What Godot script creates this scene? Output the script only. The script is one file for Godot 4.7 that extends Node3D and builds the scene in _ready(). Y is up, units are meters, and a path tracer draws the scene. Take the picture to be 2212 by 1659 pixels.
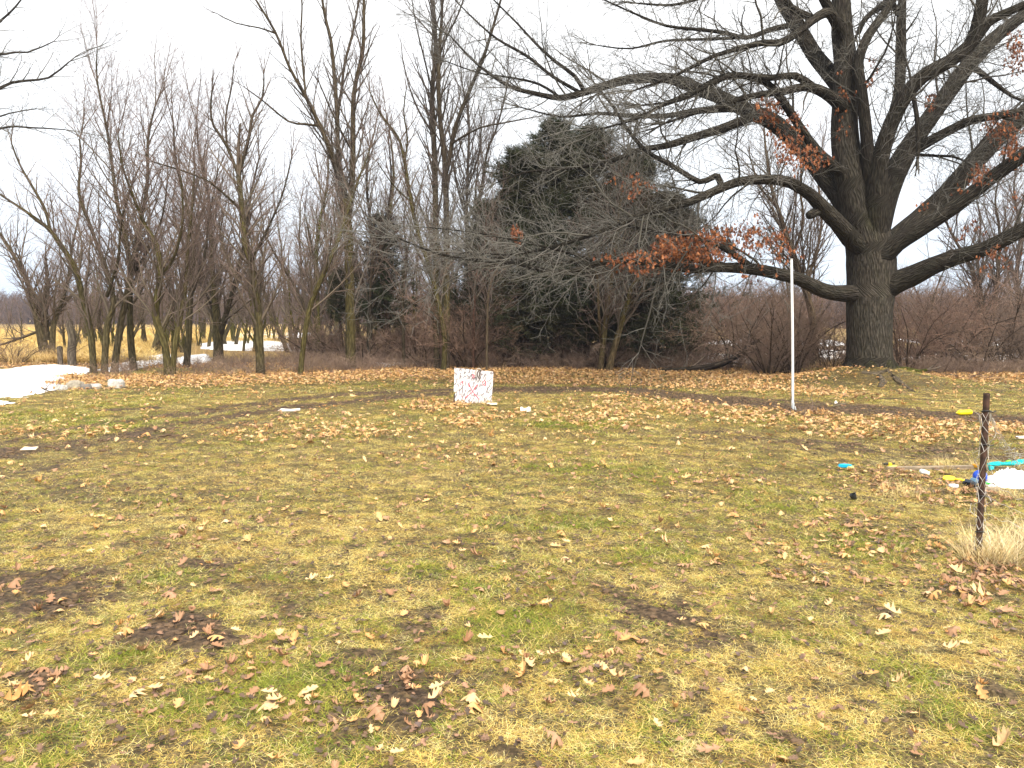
extends Node3D
# A winter back yard: tattered lawn with wheel ruts, a great oak on its mound, a wood edge with cedars, melting snow.
# Pixels in the tables are those of the photograph shown 2212 wide; FOC is the focal length in such pixels.

const FOC := 1660.0
const MIDX := 1106.0
const MIDY := 829.5
const EYE := 1.6
const PITCH := -4.95
const UPV := Vector3.UP

var rng := RandomNumberGenerator.new()
var basis_cam := Basis()
var taken := {}
var noise_a := FastNoiseLite.new()
var noise_b := FastNoiseLite.new()
var noise_c := FastNoiseLite.new()
var co := {}
var si := {}
var bark: StandardMaterial3D
var oak_bark: StandardMaterial3D
var twig_mat: StandardMaterial3D
var leaf_mat: StandardMaterial3D
var tips := PackedVector3Array()
var keep_tips := false

# ---------------------------------------------------------------- helpers
class Acc:
	var v := PackedVector3Array()
	var n := PackedVector3Array()
	var c := PackedColorArray()
	var u := PackedVector2Array()
	var i := PackedInt32Array()

func ray(px: float, py: float) -> Vector3:
	return basis_cam * Vector3((px - MIDX) / FOC, (MIDY - py) / FOC, -1.0)

func at_depth(px: float, py: float, depth: float) -> Vector3:
	var d := ray(px, py)
	return Vector3(0, EYE, 0) + d * (depth / -d.z)

func on_ground(px: float, py: float) -> Vector3:
	var d := ray(px, py)
	var k := EYE / maxf(-d.y, 0.004)
	var p := d * k
	return Vector3(p.x, 0, p.z)

func depth_of(py: float) -> float:
	return -on_ground(MIDX, py).z

func to_pixel(p: Vector3) -> Vector2:
	var q := basis_cam.inverse() * (p - Vector3(0, EYE, 0))
	return Vector2(MIDX + FOC * q.x / -q.z, MIDY - FOC * q.y / -q.z)

func rf(a: float, b: float) -> float:
	return rng.randf_range(a, b)

func rvec() -> Vector3:
	return Vector3(rng.randf() * 2.0 - 1.0, rng.randf() * 2.0 - 1.0, rng.randf() * 2.0 - 1.0)

func numbered(called: String) -> String:
	var k: int = taken.get(called, 0)
	taken[called] = k + 1
	return called if k == 0 else "%s_%03d" % [called, k]

var tris := 0
func commit(a: Acc) -> ArrayMesh:
	tris += a.i.size() / 3
	var m := ArrayMesh.new()
	if a.i.is_empty():
		return m
	var arr := []
	arr.resize(Mesh.ARRAY_MAX)
	arr[Mesh.ARRAY_VERTEX] = a.v
	if a.n.size() == a.v.size():
		arr[Mesh.ARRAY_NORMAL] = a.n
	if a.c.size() == a.v.size():
		arr[Mesh.ARRAY_COLOR] = a.c
	if a.u.size() == a.v.size():
		arr[Mesh.ARRAY_TEX_UV] = a.u
	arr[Mesh.ARRAY_INDEX] = a.i
	m.add_surface_from_arrays(Mesh.PRIMITIVE_TRIANGLES, arr)
	return m

func part(called: String, mesh: Mesh, mat: Material, parent: Node3D) -> MeshInstance3D:
	var o := MeshInstance3D.new()
	o.name = called
	o.mesh = mesh
	o.material_override = mat
	parent.add_child(o, true)
	return o

func thing(called: String, label: String, category: String, at := Vector3.ZERO, turn := 0.0, group := "") -> Node3D:
	var o := Node3D.new()
	o.name = numbered(called)
	add_child(o)
	o.position = at
	o.rotation.y = turn
	tag(o, label, category, group)
	return o

func tag(o: Node, label: String, category: String, group := "", kind := "") -> void:
	if label: o.set_meta("label", label)
	if category: o.set_meta("category", category)
	if group: o.set_meta("group", group)
	if kind: o.set_meta("kind", kind)

func single(called: String, mesh: Mesh, mat: Material, label: String, category: String, at := Vector3.ZERO, group := "", kind := "") -> MeshInstance3D:
	var o := MeshInstance3D.new()
	o.name = numbered(called)
	o.mesh = mesh
	o.material_override = mat
	add_child(o)
	o.position = at
	tag(o, label, category, group, kind)
	return o

func flat_mat(c: Color, rough := 0.8, spec := 0.5) -> StandardMaterial3D:
	var m := StandardMaterial3D.new()
	m.albedo_color = c.linear_to_srgb()
	m.roughness = rough
	m.metallic_specular = spec
	return m

func vc_mat(rough := 0.85, spec := 0.3) -> StandardMaterial3D:
	var m := StandardMaterial3D.new()
	m.vertex_color_use_as_albedo = true
	m.roughness = rough
	m.metallic_specular = spec
	return m

func noise_tex(seed_: int, freq: float, size: int, lo: float, hi: float, octaves := 4, kind := FastNoiseLite.TYPE_SIMPLEX_SMOOTH, contrast := 1.0) -> ImageTexture:
	var f := FastNoiseLite.new()
	f.seed = seed_
	f.frequency = freq
	f.noise_type = kind
	f.fractal_octaves = octaves
	var im := f.get_seamless_image(size, size)
	im.convert(Image.FORMAT_L8)
	var data := im.get_data()
	for k in data.size():
		var x: float = clampf((data[k] / 255.0 - 0.5) * contrast + 0.5, 0.0, 1.0)
		data[k] = int(255.0 * lerpf(lo, hi, x))
	return ImageTexture.create_from_image(Image.create_from_data(size, size, false, Image.FORMAT_L8, data))

# a round rod along points; few sides, no texture coordinates
func rod(a: Acc, pts: PackedVector3Array, rads: PackedFloat32Array, sides: int, col: Color) -> void:
	var n := pts.size()
	var base := a.v.size()
	var t0 := (pts[n - 1] - pts[0]).normalized()
	var ref := Vector3(0.3, 0.1, 0.95) if absf(t0.z) < 0.75 else Vector3(0.95, 0.2, 0.1)
	var cs: PackedFloat32Array = co[sides]
	var sn: PackedFloat32Array = si[sides]
	for k in n:
		var t := (pts[mini(k + 1, n - 1)] - pts[maxi(k - 1, 0)]).normalized()
		var u := t.cross(ref).normalized()
		var w := t.cross(u)
		var r := rads[k]
		var p := pts[k]
		for s in sides:
			var d := u * cs[s] + w * sn[s]
			a.v.append(p + d * r)
			a.n.append(d)
			a.c.append(col)
	for k in n - 1:
		var b := base + k * sides
		for s in sides:
			var s2 := (s + 1) % sides
			a.i.append(b + s)
			a.i.append(b + s + sides)
			a.i.append(b + s2)
			a.i.append(b + s2)
			a.i.append(b + s + sides)
			a.i.append(b + s2 + sides)

# a thick stem with texture coordinates, lumpy surface and moss patches
func stem(a: Acc, pts: PackedVector3Array, rads: PackedFloat32Array, sides: int, col: Color, moss: Color, moss_amount: float, lump := 0.06, cap := true) -> void:
	var n := pts.size()
	var base := a.v.size()
	var ref := Vector3(0.25, 0.1, 0.96)
	var along := 0.0
	for k in n:
		var t := (pts[mini(k + 1, n - 1)] - pts[maxi(k - 1, 0)]).normalized()
		if absf(t.dot(ref)) > 0.93:
			ref = Vector3(0.96, 0.2, 0.1)
		var u := t.cross(ref).normalized()
		var w := t.cross(u)
		if k > 0:
			along += pts[k].distance_to(pts[k - 1])
		for s in sides + 1:
			var ang := TAU * s / sides
			var d := u * cos(ang) + w * sin(ang)
			var q := pts[k] + d * rads[k]
			var bump := 1.0 + lump * (noise_b.get_noise_3d(q.x * 9.0, q.y * 4.0, q.z * 9.0) * 1.6)
			a.v.append(pts[k] + d * rads[k] * bump)
			a.n.append(d)
			a.u.append(Vector2(float(s) / sides * maxf(1.0, roundf(rads[k] * 12.0)), along * 1.2))
			var g := noise_c.get_noise_3d(q.x * 16.0, q.y * 7.0, q.z * 16.0) * 0.5 + 0.5
			var c := col * (0.75 + 0.5 * g)
			var mo := clampf((noise_a.get_noise_3d(q.x * 22.0, q.y * 9.0, q.z * 22.0) * 0.5 + 0.5 + moss_amount - 1.0) * 5.0, 0.0, 1.0)
			c = c.lerp(moss * (0.7 + 0.6 * g), mo)
			c.a = 1.0
			a.c.append(c)
	var row := sides + 1
	for k in n - 1:
		var b := base + k * row
		for s in sides:
			a.i.append_array([b + s, b + s + row, b + s + 1, b + s + 1, b + s + row, b + s + row + 1])
	if cap:
		var tip := a.v.size()
		a.v.append(pts[n - 1] + (pts[n - 1] - pts[n - 2]).normalized() * rads[n - 1] * 0.4)
		a.n.append((pts[n - 1] - pts[n - 2]).normalized())
		a.u.append(Vector2.ZERO)
		a.c.append(Color(col.r, col.g, col.b))
		var b := base + (n - 1) * row
		for s in sides:
			a.i.append_array([b + s, tip, b + s + 1])

# recursive bare branch; P: seg, wig, up, tip, max, dens[], ratio, minlen, rmin, ang[], thick, thin
func grow(a: Acc, p: Vector3, dir: Vector3, length: float, r0: float, lvl: int, P: Dictionary) -> void:
	var n := clampi(int(length / P.seg) + 2, 3, 8)
	var step := length / (n - 1)
	var pts := PackedVector3Array()
	var rads := PackedFloat32Array()
	var d := dir
	var q := p
	var wig: float = P.wig
	var up: float = P.up
	var rmin: float = P.rmin
	var rt := maxf(r0 * P.tip, rmin * 0.7)
	for k in n:
		pts.append(q)
		rads.append(lerpf(r0, rt, float(k) / (n - 1)))
		d = (d + rvec() * wig + UPV * up).normalized()
		q += d * step
		if q.y < 0.12 and d.y < 0.0:
			d.y = absf(d.y) * 0.5 + 0.05
	var mixc := clampf((r0 - 0.004) / 0.02, 0.0, 1.0)
	var thin: Color = P.thin
	var thick: Color = P.thick
	var c := thin.lerp(thick, mixc) * rf(0.75, 1.25)
	c.a = 1.0
	rod(a, pts, rads, 5 if r0 > 0.022 else (4 if r0 > 0.012 else 3), c)
	if keep_tips and r0 < 0.02:
		tips.append(pts[n - 1])
		tips.append(pts[n / 2])
	if lvl >= P.max:
		return
	var dens: Array = P.dens
	var angs: Array = P.ang
	var cnt := maxi(1, int(length * dens[lvl] * rf(0.8, 1.2) + 0.5))
	var az := rf(0, TAU)
	for k in cnt:
		var t := lerpf(P.get("from", 0.15), 1.0, (k + rng.randf()) / cnt)
		var f := t * (n - 1)
		var i0 := mini(int(f), n - 2)
		var pos := pts[i0].lerp(pts[i0 + 1], f - i0)
		var tan := (pts[i0 + 1] - pts[i0]).normalized()
		var side := tan.cross(Vector3(0.31, 0.2, 0.93)).normalized().rotated(tan, az)
		az += 2.4 + rf(-0.5, 0.5)
		var an: float = deg_to_rad(angs[lvl]) * rf(0.65, 1.3)
		var cd := (tan * cos(an) + side * sin(an)).normalized()
		var cl: float = length * P.ratio * (1.15 - 0.65 * t) * rf(0.55, 1.3)
		if cl < P.minlen:
			cl = P.minlen * rf(0.7, 1.2)
		var rr := lerpf(r0, rt, t) * rf(0.45, 0.7)
		grow(a, pos, cd, cl, maxf(rr, rmin), lvl + 1, P)

# smooth a traced polyline [[px, py, width_px, dz], ...] into points and radii
func traced(rows: Array, depth: float, near_ground := false) -> Array:
	var cp := PackedVector3Array()
	var cr := PackedFloat32Array()
	for row in rows:
		var dz: float = row[3] if row.size() > 3 else 0.0
		var p := at_depth(row[0], row[1], depth - dz)
		cp.append(p)
		cr.append(row[2] * 0.5 * (depth - dz) / FOC)
	if near_ground:
		cp[0].y = height_at(cp[0].x, cp[0].z) - 0.15
	var pts := PackedVector3Array()
	var rads := PackedFloat32Array()
	var n := cp.size()
	for k in n - 1:
		var a := cp[maxi(k - 1, 0)]
		var b := cp[k]
		var c := cp[k + 1]
		var d := cp[mini(k + 2, n - 1)]
		var m := clampi(int(b.distance_to(c) / 0.22), 2, 6)
		for j in m:
			var t := float(j) / m
			pts.append(b.cubic_interpolate(c, a, d, t))
			rads.append(lerpf(cr[k], cr[k + 1], t))
	pts.append(cp[n - 1])
	rads.append(cr[n - 1])
	return [pts, rads]

func sprout(a: Acc, pts: PackedVector3Array, rads: PackedFloat32Array, per_m: float, from: float, len_k: float, len_max: float, P: Dictionary, lift := 0.25, slim := 1.0) -> void:
	var total := 0.0
	for k in pts.size() - 1:
		total += pts[k].distance_to(pts[k + 1])
	var cnt := int(total * (1.0 - from) * per_m)
	var az := rf(0, TAU)
	for k in cnt:
		var t := lerpf(from, 1.0, (k + rng.randf()) / cnt)
		var f := t * (pts.size() - 1)
		var i0 := mini(int(f), pts.size() - 2)
		var pos := pts[i0].lerp(pts[i0 + 1], f - i0)
		var r := lerpf(rads[i0], rads[i0 + 1], f - i0)
		var tan := (pts[i0 + 1] - pts[i0]).normalized()
		var side := tan.cross(Vector3(0.31, 0.2, 0.93)).normalized().rotated(tan, az)
		az += 2.4 + rf(-0.5, 0.5)
		var an: float = deg_to_rad(P.ang[0]) * rf(0.7, 1.3)
		var d := (tan * cos(an) + side * sin(an) + UPV * lift).normalized()
		var l := clampf(total * len_k * (1.2 - 0.7 * t) * rf(0.5, 1.3), 0.3, len_max)
		grow(a, pos, d, l, clampf(r * rf(0.3, 0.55), P.rmin, 0.05 if slim == 1.0 else (0.009 + 0.011 * rng.randf() if slim > 0.55 else 0.018 + 0.02 * rng.randf())), 0, P)
	# the tip carries on as twigs
	var e := pts.size() - 1
	var td := (pts[e] - pts[e - 1]).normalized()
	for k in 3:
		grow(a, pts[e], (td + rvec() * 0.35).normalized(), clampf(total * 0.25, 0.4, len_max), maxf(rads[e] * 0.8, P.rmin), 0, P)

# ---------------------------------------------------------------- ground
const GX0 := -20.0
const GZ0 := -30.0
const GC := 0.1
const GW := 400
const GH := 300
var mud_map := PackedFloat32Array()
var green_map := PackedFloat32Array()
var leaf_map := PackedFloat32Array()
var dry_map := PackedFloat32Array()
var oak_at := Vector3.ZERO

func paint(map: PackedFloat32Array, px: float, py: float, rx: float, ry: float, k: float) -> void:
	var c := on_ground(px, py)
	var d := -c.z
	var far := depth_of(py - ry)
	var nearz := depth_of(py + ry)
	dab(map, c.x, -(far + nearz) * 0.5, rx / FOC * d, (far - nearz) * 0.5, k)

func dab(map: PackedFloat32Array, x: float, z: float, ax: float, az: float, k: float) -> void:
	var x0 := maxi(0, int((x - ax * 1.5 - GX0) / GC))
	var x1 := mini(GW - 1, int((x + ax * 1.5 - GX0) / GC) + 1)
	var z0 := maxi(0, int((z - az * 1.5 - GZ0) / GC))
	var z1 := mini(GH - 1, int((z + az * 1.5 - GZ0) / GC) + 1)
	for j in range(z0, z1 + 1):
		for i in range(x0, x1 + 1):
			var u := (GX0 + i * GC - x) / ax
			var w := (GZ0 + j * GC - z) / az
			var r := sqrt(u * u + w * w)
			if r < 1.5:
				var f := k * clampf((1.5 - r) / 0.9, 0.0, 1.0)
				var at := j * GW + i
				map[at] = maxf(map[at], f)

func stroke(map: PackedFloat32Array, pts: Array, half: float, k: float) -> void:
	for s in pts.size() - 1:
		var a := on_ground(pts[s][0], pts[s][1])
		var b := on_ground(pts[s + 1][0], pts[s + 1][1])
		var m := maxi(2, int(a.distance_to(b) / 0.15))
		for j in m:
			var p := a.lerp(b, float(j) / m)
			var h := half * (1.0 + 0.35 * noise_a.get_noise_2d(p.x * 30.0, p.z * 30.0))
			dab(map, p.x, p.z, h, h, k)

func look(map: PackedFloat32Array, x: float, z: float) -> float:
	var u := (x - GX0) / GC
	var w := (z - GZ0) / GC
	if u < 0.0 or w < 0.0 or u >= GW - 1 or w >= GH - 1:
		return 0.0
	var i := int(u)
	var j := int(w)
	var fu := u - i
	var fw := w - j
	var at := j * GW + i
	return lerpf(lerpf(map[at], map[at + 1], fu), lerpf(map[at + GW], map[at + GW + 1], fu), fw)

func mud_at(x: float, z: float) -> float:
	var m := look(mud_map, x, z)
	if m <= 0.0:
		return 0.0
	var q := noise_a.get_noise_2d(x * 60.0, z * 60.0) * 0.5 + noise_b.get_noise_2d(x * 130.0 + 40.0, z * 130.0) * 0.45
	return clampf((m + q * 0.9 - 0.2) * 1.5, 0.0, 1.0)

func height_at(x: float, z: float) -> float:
	var d2 := Vector2((x - oak_at.x + 0.1) / 1.35, (z - oak_at.z - 0.25) / 1.15).length_squared()
	var h := 0.40 * exp(-d2 * 0.9)
	h += 0.035 * noise_a.get_noise_2d(x * 3.0, z * 3.0)
	if z < -26.0:
		h -= 0.0
	return h

func build_maps() -> void:
	for m in [mud_map, green_map, leaf_map, dry_map]:
		pass
	mud_map.resize(GW * GH)
	green_map.resize(GW * GH)
	leaf_map.resize(GW * GH)
	dry_map.resize(GW * GH)
	# wheel ruts that curve across the yard
	stroke(mud_map, [[-120, 1005], [35, 977], [120, 966], [210, 953], [300, 936], [385, 918], [490, 900], [595, 884], [690, 875], [774, 867], [824, 859], [981, 849]], 0.34, 0.8)
	stroke(mud_map, [[380, 897], [490, 883], [630, 862], [774, 850], [980, 843], [1070, 842]], 0.34, 0.75)
	stroke(mud_map, [[-80, 972], [0, 960], [100, 938], [210, 919], [350, 902], [420, 890]], 0.16, 0.7)
	stroke(mud_map, [[-120, 1040], [60, 1005], [250, 975], [420, 935], [600, 900]], 0.45, 0.38)
	stroke(mud_map, [[225, 888], [290, 884], [360, 879]], 0.14, 0.8)
	stroke(mud_map, [[1069, 843], [1244, 841], [1349, 843], [1493, 858], [1610, 872], [1753, 884], [1893, 890], [2033, 898], [2173, 905], [2330, 915]], 0.6, 1.0)
	stroke(mud_map, [[1560, 858], [1700, 868], [1850, 878], [2000, 888]], 0.25, 0.8)
	stroke(mud_map, [[1850, 862], [1950, 862], [2080, 868]], 0.15, 0.55)
	stroke(mud_map, [[1560, 938], [1640, 945], [1753, 962], [1900, 972], [2068, 978], [2250, 980]], 0.5, 0.5)
	for p in [[100, 1262, 140, 28, .8], [150, 1295, 95, 32, 1.0], [60, 1290, 60, 20, .7], [365, 1365, 70, 28, .9], [445, 1350, 30, 12, 1.0], [450, 1396, 70, 22, .9], [300, 1175, 40, 10, .6], [430, 1225, 50, 10, .75], [620, 1310, 30, 16, .8],
		[1345, 1300, 35, 22, .75], [1390, 1330, 45, 20, .7], [1455, 1330, 45, 20, .9], [1545, 1385, 42, 16, .95], [850, 1520, 80, 50, .85], [790, 1560, 70, 30, .8], [760, 1440, 70, 22, .65], [900, 1350, 55, 26, .6], [50, 1500, 60, 40, .6],
		[1700, 1605, 60, 18, .8], [1600, 1600, 40, 14, .6], [1960, 1330, 40, 14, .5], [660, 1470, 40, 16, .55], [1240, 1115, 80, 9, .45], [250, 1060, 150, 14, .4], [560, 1110, 120, 10, .35], [1000, 1175, 80, 12, .4], [2130, 1490, 50, 16, .5], [1030, 1480, 50, 20, .45], [320, 1640, 60, 16, .5], [1120, 1640, 70, 16, .6], [940, 1600, 60, 22, .7], [700, 1350, 30, 12, .6], [100, 1180, 40, 8, .6], [560, 1270, 60, 9, .5]]:
		paint(mud_map, p[0], p[1], p[2] * 1.3, p[3] * 1.3, p[4] * 0.92)
	for p in [[905, 1242, 60, 16, .9], [1110, 1365, 100, 34, 1.0], [1180, 1330, 60, 16, .7], [620, 1500, 150, 60, .8], [350, 1252, 70, 18, .8], [230, 1430, 120, 34, .8], [1250, 915, 120, 10, .7], [200, 925, 170, 16, .7], [60, 905, 120, 14, .8], [300, 870, 120, 10, .5],
		[1960, 1470, 90, 40, .6], [2070, 1560, 120, 50, .6], [1430, 1565, 80, 44, .8], [1720, 1085, 150, 30, .6], [1880, 1180, 140, 40, .6], [1750, 1390, 90, 26, .6], [440, 1530, 130, 50, .8], [90, 1620, 120, 50, .8], [1650, 1480, 70, 26, .5], [1400, 1200, 80, 20, .4], [1150, 1130, 150, 20, .4], [880, 1010, 140, 12, .4], [2150, 1330, 60, 26, .5], [330, 1080, 60, 10, .6], [1020, 1280, 90, 26, .5], [700, 1610, 130, 40, .6], [1830, 1620, 120, 40, .45], [1330, 1015, 200, 14, .35]]:
		paint(green_map, p[0], p[1], p[2], p[3], p[4])
	for p in [[780, 1040, 240, 22, .8], [300, 1125, 200, 20, .8], [1150, 1085, 150, 18, .5], [760, 1140, 160, 22, .8], [1240, 1180, 120, 24, .7], [870, 1275, 120, 28, .8], [1110, 1590, 130, 46, .9], [1480, 1270, 120, 36, .6], [1850, 1080, 140, 22, .5], [1700, 1440, 160, 50, .6], [180, 1180, 120, 18, .7], [1560, 1520, 160, 50, .6], [1900, 1560, 140, 50, .5], [520, 1190, 140, 20, .6], [700, 1200, 120, 18, .6], [250, 1350, 60, 18, .5], [1640, 1180, 120, 24, .5]]:
		paint(dry_map, p[0], p[1], p[2], p[3], p[4])
	# fallen leaves: thick along the wood edge, in drifts round the board and the fence post
	stroke(leaf_map, [[140, 822], [300, 824], [420, 820], [560, 815], [760, 808], [1000, 804], [1250, 805], [1480, 806], [1700, 815]], 1.9, 0.9)
	stroke(leaf_map, [[1000, 815], [1250, 822], [1450, 828], [1650, 838]], 1.3, 0.75)
	stroke(leaf_map, [[1990, 808], [2100, 815], [2300, 818]], 1.5, 0.9)
	stroke(leaf_map, [[1380, 862], [1560, 885], [1700, 898], [1900, 915], [2120, 925]], 0.8, 0.6)
	stroke(leaf_map, [[190, 815], [270, 818]], 1.0, 1.0)
	for p in [[950, 878, 55, 12, 1.0], [1005, 914, 45, 10, .9], [1060, 900, 60, 12, .5], [1300, 900, 120, 22, .4], [1450, 880, 110, 18, .5], [1960, 1045, 110, 34, 1.0], [1560, 1040, 90, 16, .6], [2060, 1060, 70, 30, .9], [2150, 1245, 80, 40, 1.1], [2060, 1290, 70, 30, .9], [2170, 1330, 60, 40, .6], [1900, 1170, 130, 50, .5], [1750, 1230, 120, 50, .4], [50, 1500, 90, 50, .8], [850, 1530, 150, 70, .6], [380, 1490, 140, 40, .45], [560, 1545, 70, 30, .6], [620, 1410, 60, 26, .6], [150, 940, 150, 14, .3], [700, 940, 200, 20, .3], [330, 1370, 120, 34, .4], [1000, 990, 200, 20, .25], [1780, 850, 70, 12, .8], [1640, 900, 120, 20, .5], [1900, 930, 160, 22, .6], [1290, 1440, 160, 60, .3]]:
		paint(leaf_map, p[0], p[1], p[2], p[3], p[4])

func spaced(from: float, to: float, step: float) -> PackedFloat32Array:
	var out := PackedFloat32Array()
	var n := int(roundf(absf(to - from) / step))
	for k in n:
		out.append(lerpf(from, to, float(k) / n))
	return out

func build_ground() -> void:
	var xs := PackedFloat32Array([-900, -700, -500, -360, -260, -190, -140, -105, -80, -62, -50, -41, -34, -29, -25, -22])
	xs.append_array(spaced(-20, -5, 0.16))
	xs.append_array(spaced(-5, 5, 0.055))
	xs.append_array(spaced(5, 20, 0.16))
	xs.append_array(PackedFloat32Array([20, 22, 25, 29, 34, 41, 50, 62, 80, 105, 140, 190, 260, 360, 500, 700, 900]))
	var zs := PackedFloat32Array([60, 30, 15, 8, 4, 1.5, 0, -1])
	zs.append_array(spaced(-1.8, -8, 0.05))
	zs.append_array(spaced(-8, -28, 0.13))
	zs.append_array(PackedFloat32Array([-28, -28.5, -29, -30, -31, -32, -33.5, -35, -37, -40, -43, -47, -52, -58, -65, -74, -85, -100, -120, -145, -180, -230, -300, -400, -550, -750, -1000]))
	var a := Acc.new()
	var nx := xs.size()
	for z in zs:
		for x in xs:
			var y := height_at(x, z)
			var soil := Color(0.135, 0.09, 0.056)
			var m := 0.0
			if z > -30.0 and absf(x) < 20.0:
				m = mud_at(x, z)
				y += m * (0.03 * noise_b.get_noise_2d(x * 110.0, z * 110.0) + 0.018 * noise_c.get_noise_2d(x * 300.0, z * 300.0) + 0.004)
				y += 0.008 * noise_b.get_noise_2d(x * 90.0, z * 90.0)
			var g := noise_a.get_noise_2d(x * 14.0, z * 14.0) * 0.5 + 0.5
			var c := Color(0.20, 0.148, 0.068).lerp(Color(0.14, 0.108, 0.046), g)
			c = c.lerp(soil * (0.75 + 0.4 * g), m)
			if z < -22.0:
				var litter := Color(0.20, 0.125, 0.075).lerp(Color(0.27, 0.18, 0.10), g)
				var field := Color(0.56, 0.40, 0.13).lerp(Color(0.42, 0.28, 0.10), clampf(g + 0.5 * noise_c.get_noise_2d(x * 6.0, z * 3.0), 0, 1))
				c = c.lerp(litter, clampf((-22.0 - z) / 2.5, 0, 1))
				# the mown hay field begins behind the first trees on the left and behind the thicket on the right
				var edge := 27.5 + 20.0 * clampf((x + 11.0) / 8.0, 0.0, 1.0) - 6.0 * clampf((x - 8.0) / 8.0, 0.0, 1.0) + 2.0 * noise_a.get_noise_2d(x * 8.0, 5.0)
				c = c.lerp(field, clampf((-z - edge) / 3.0, 0, 1))
			c.a = 1.0
			a.v.append(Vector3(x, y, z))
			a.c.append(c)
			a.u.append(Vector2(x, z))
	for j in zs.size() - 1:
		for i in nx - 1:
			var b := j * nx + i
			a.i.append_array([b, b + nx, b + 1, b + 1, b + nx, b + nx + 1])
	# normals from neighbours
	a.n.resize(a.v.size())
	for j in zs.size():
		for i in nx:
			var l := a.v[j * nx + maxi(i - 1, 0)]
			var r := a.v[j * nx + mini(i + 1, nx - 1)]
			var f := a.v[maxi(j - 1, 0) * nx + i]
			var k := a.v[mini(j + 1, zs.size() - 1) * nx + i]
			a.n[j * nx + i] = (r - l).cross(k - f).normalized() * -1.0
			if a.n[j * nx + i].y < 0: a.n[j * nx + i] *= -1.0
	var m := vc_mat(0.75, 0.35)
	m.albedo_texture = noise_tex(5, 0.02, 512, 0.55, 1.0, 5, FastNoiseLite.TYPE_SIMPLEX_SMOOTH, 1.6)
	m.uv1_triplanar = true
	m.uv1_world_triplanar = true
	m.uv1_scale = Vector3(1.7, 1.7, 1.7)
	m.heightmap_enabled = true
	m.heightmap_texture = m.albedo_texture
	m.heightmap_scale = 5.0
	var o := single("ground", commit(a), m, "", "")
	tag(o, "muddy lawn ground with wheel ruts and a mound under the oak", "", "", "structure")

func multi(called: String, mesh: Mesh, mat: Material, xf: Array, cols: PackedColorArray, label: String, category: String, parent: Node3D = null, stuff := true) -> MultiMeshInstance3D:
	var mm := MultiMesh.new()
	mm.transform_format = MultiMesh.TRANSFORM_3D
	mm.use_colors = true
	mm.mesh = mesh
	mm.instance_count = xf.size()
	for k in xf.size():
		mm.set_instance_transform(k, xf[k])
		mm.set_instance_color(k, cols[k])
	var o := MultiMeshInstance3D.new()
	o.name = numbered(called) if parent == null else called
	o.multimesh = mm
	o.material_override = mat
	if parent: parent.add_child(o, true)
	else: add_child(o)
	tag(o, label, category, "", "stuff" if stuff else "")
	return o

func tuft_mesh(blades: int, spread: float, llo: float, lhi: float, wide: float, lie: float) -> ArrayMesh:
	var a := Acc.new()
	for b in blades:
		var p := Vector3(rf(-spread, spread), -0.004, rf(-spread, spread))
		var az := rf(0, TAU)
		var d := Vector3(cos(az), 0, sin(az))
		var sd := Vector3(-d.z, 0, d.x) * wide * rf(0.6, 1.2)
		var l := rf(llo, lhi)
		var rise := rf(0.25, 1.0) * (1.0 - lie)
		var d1 := (d * (1.0 - rise * 0.6) + UPV * (0.42 - 0.3 * lie + rise)).normalized()
		var p1 := p + d1 * l * 0.5
		var p2 := p1 + (d1 + (d - UPV * 0.25) * rf(0.1, 0.6) + rvec() * 0.12).normalized() * l * 0.5
		var tone := rf(0.55, 1.25)
		var c := Color(tone * rf(0.92, 1.08), tone, tone * rf(0.8, 1.15))
		var s := a.v.size()
		a.v.append_array(PackedVector3Array([p - sd, p + sd, p1 - sd * 0.8, p1 + sd * 0.8, p2]))
		for k in 5: a.c.append(c)
		a.i.append_array([s, s + 2, s + 1, s + 1, s + 2, s + 3, s + 2, s + 4, s + 3])
	return commit(a)

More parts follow.
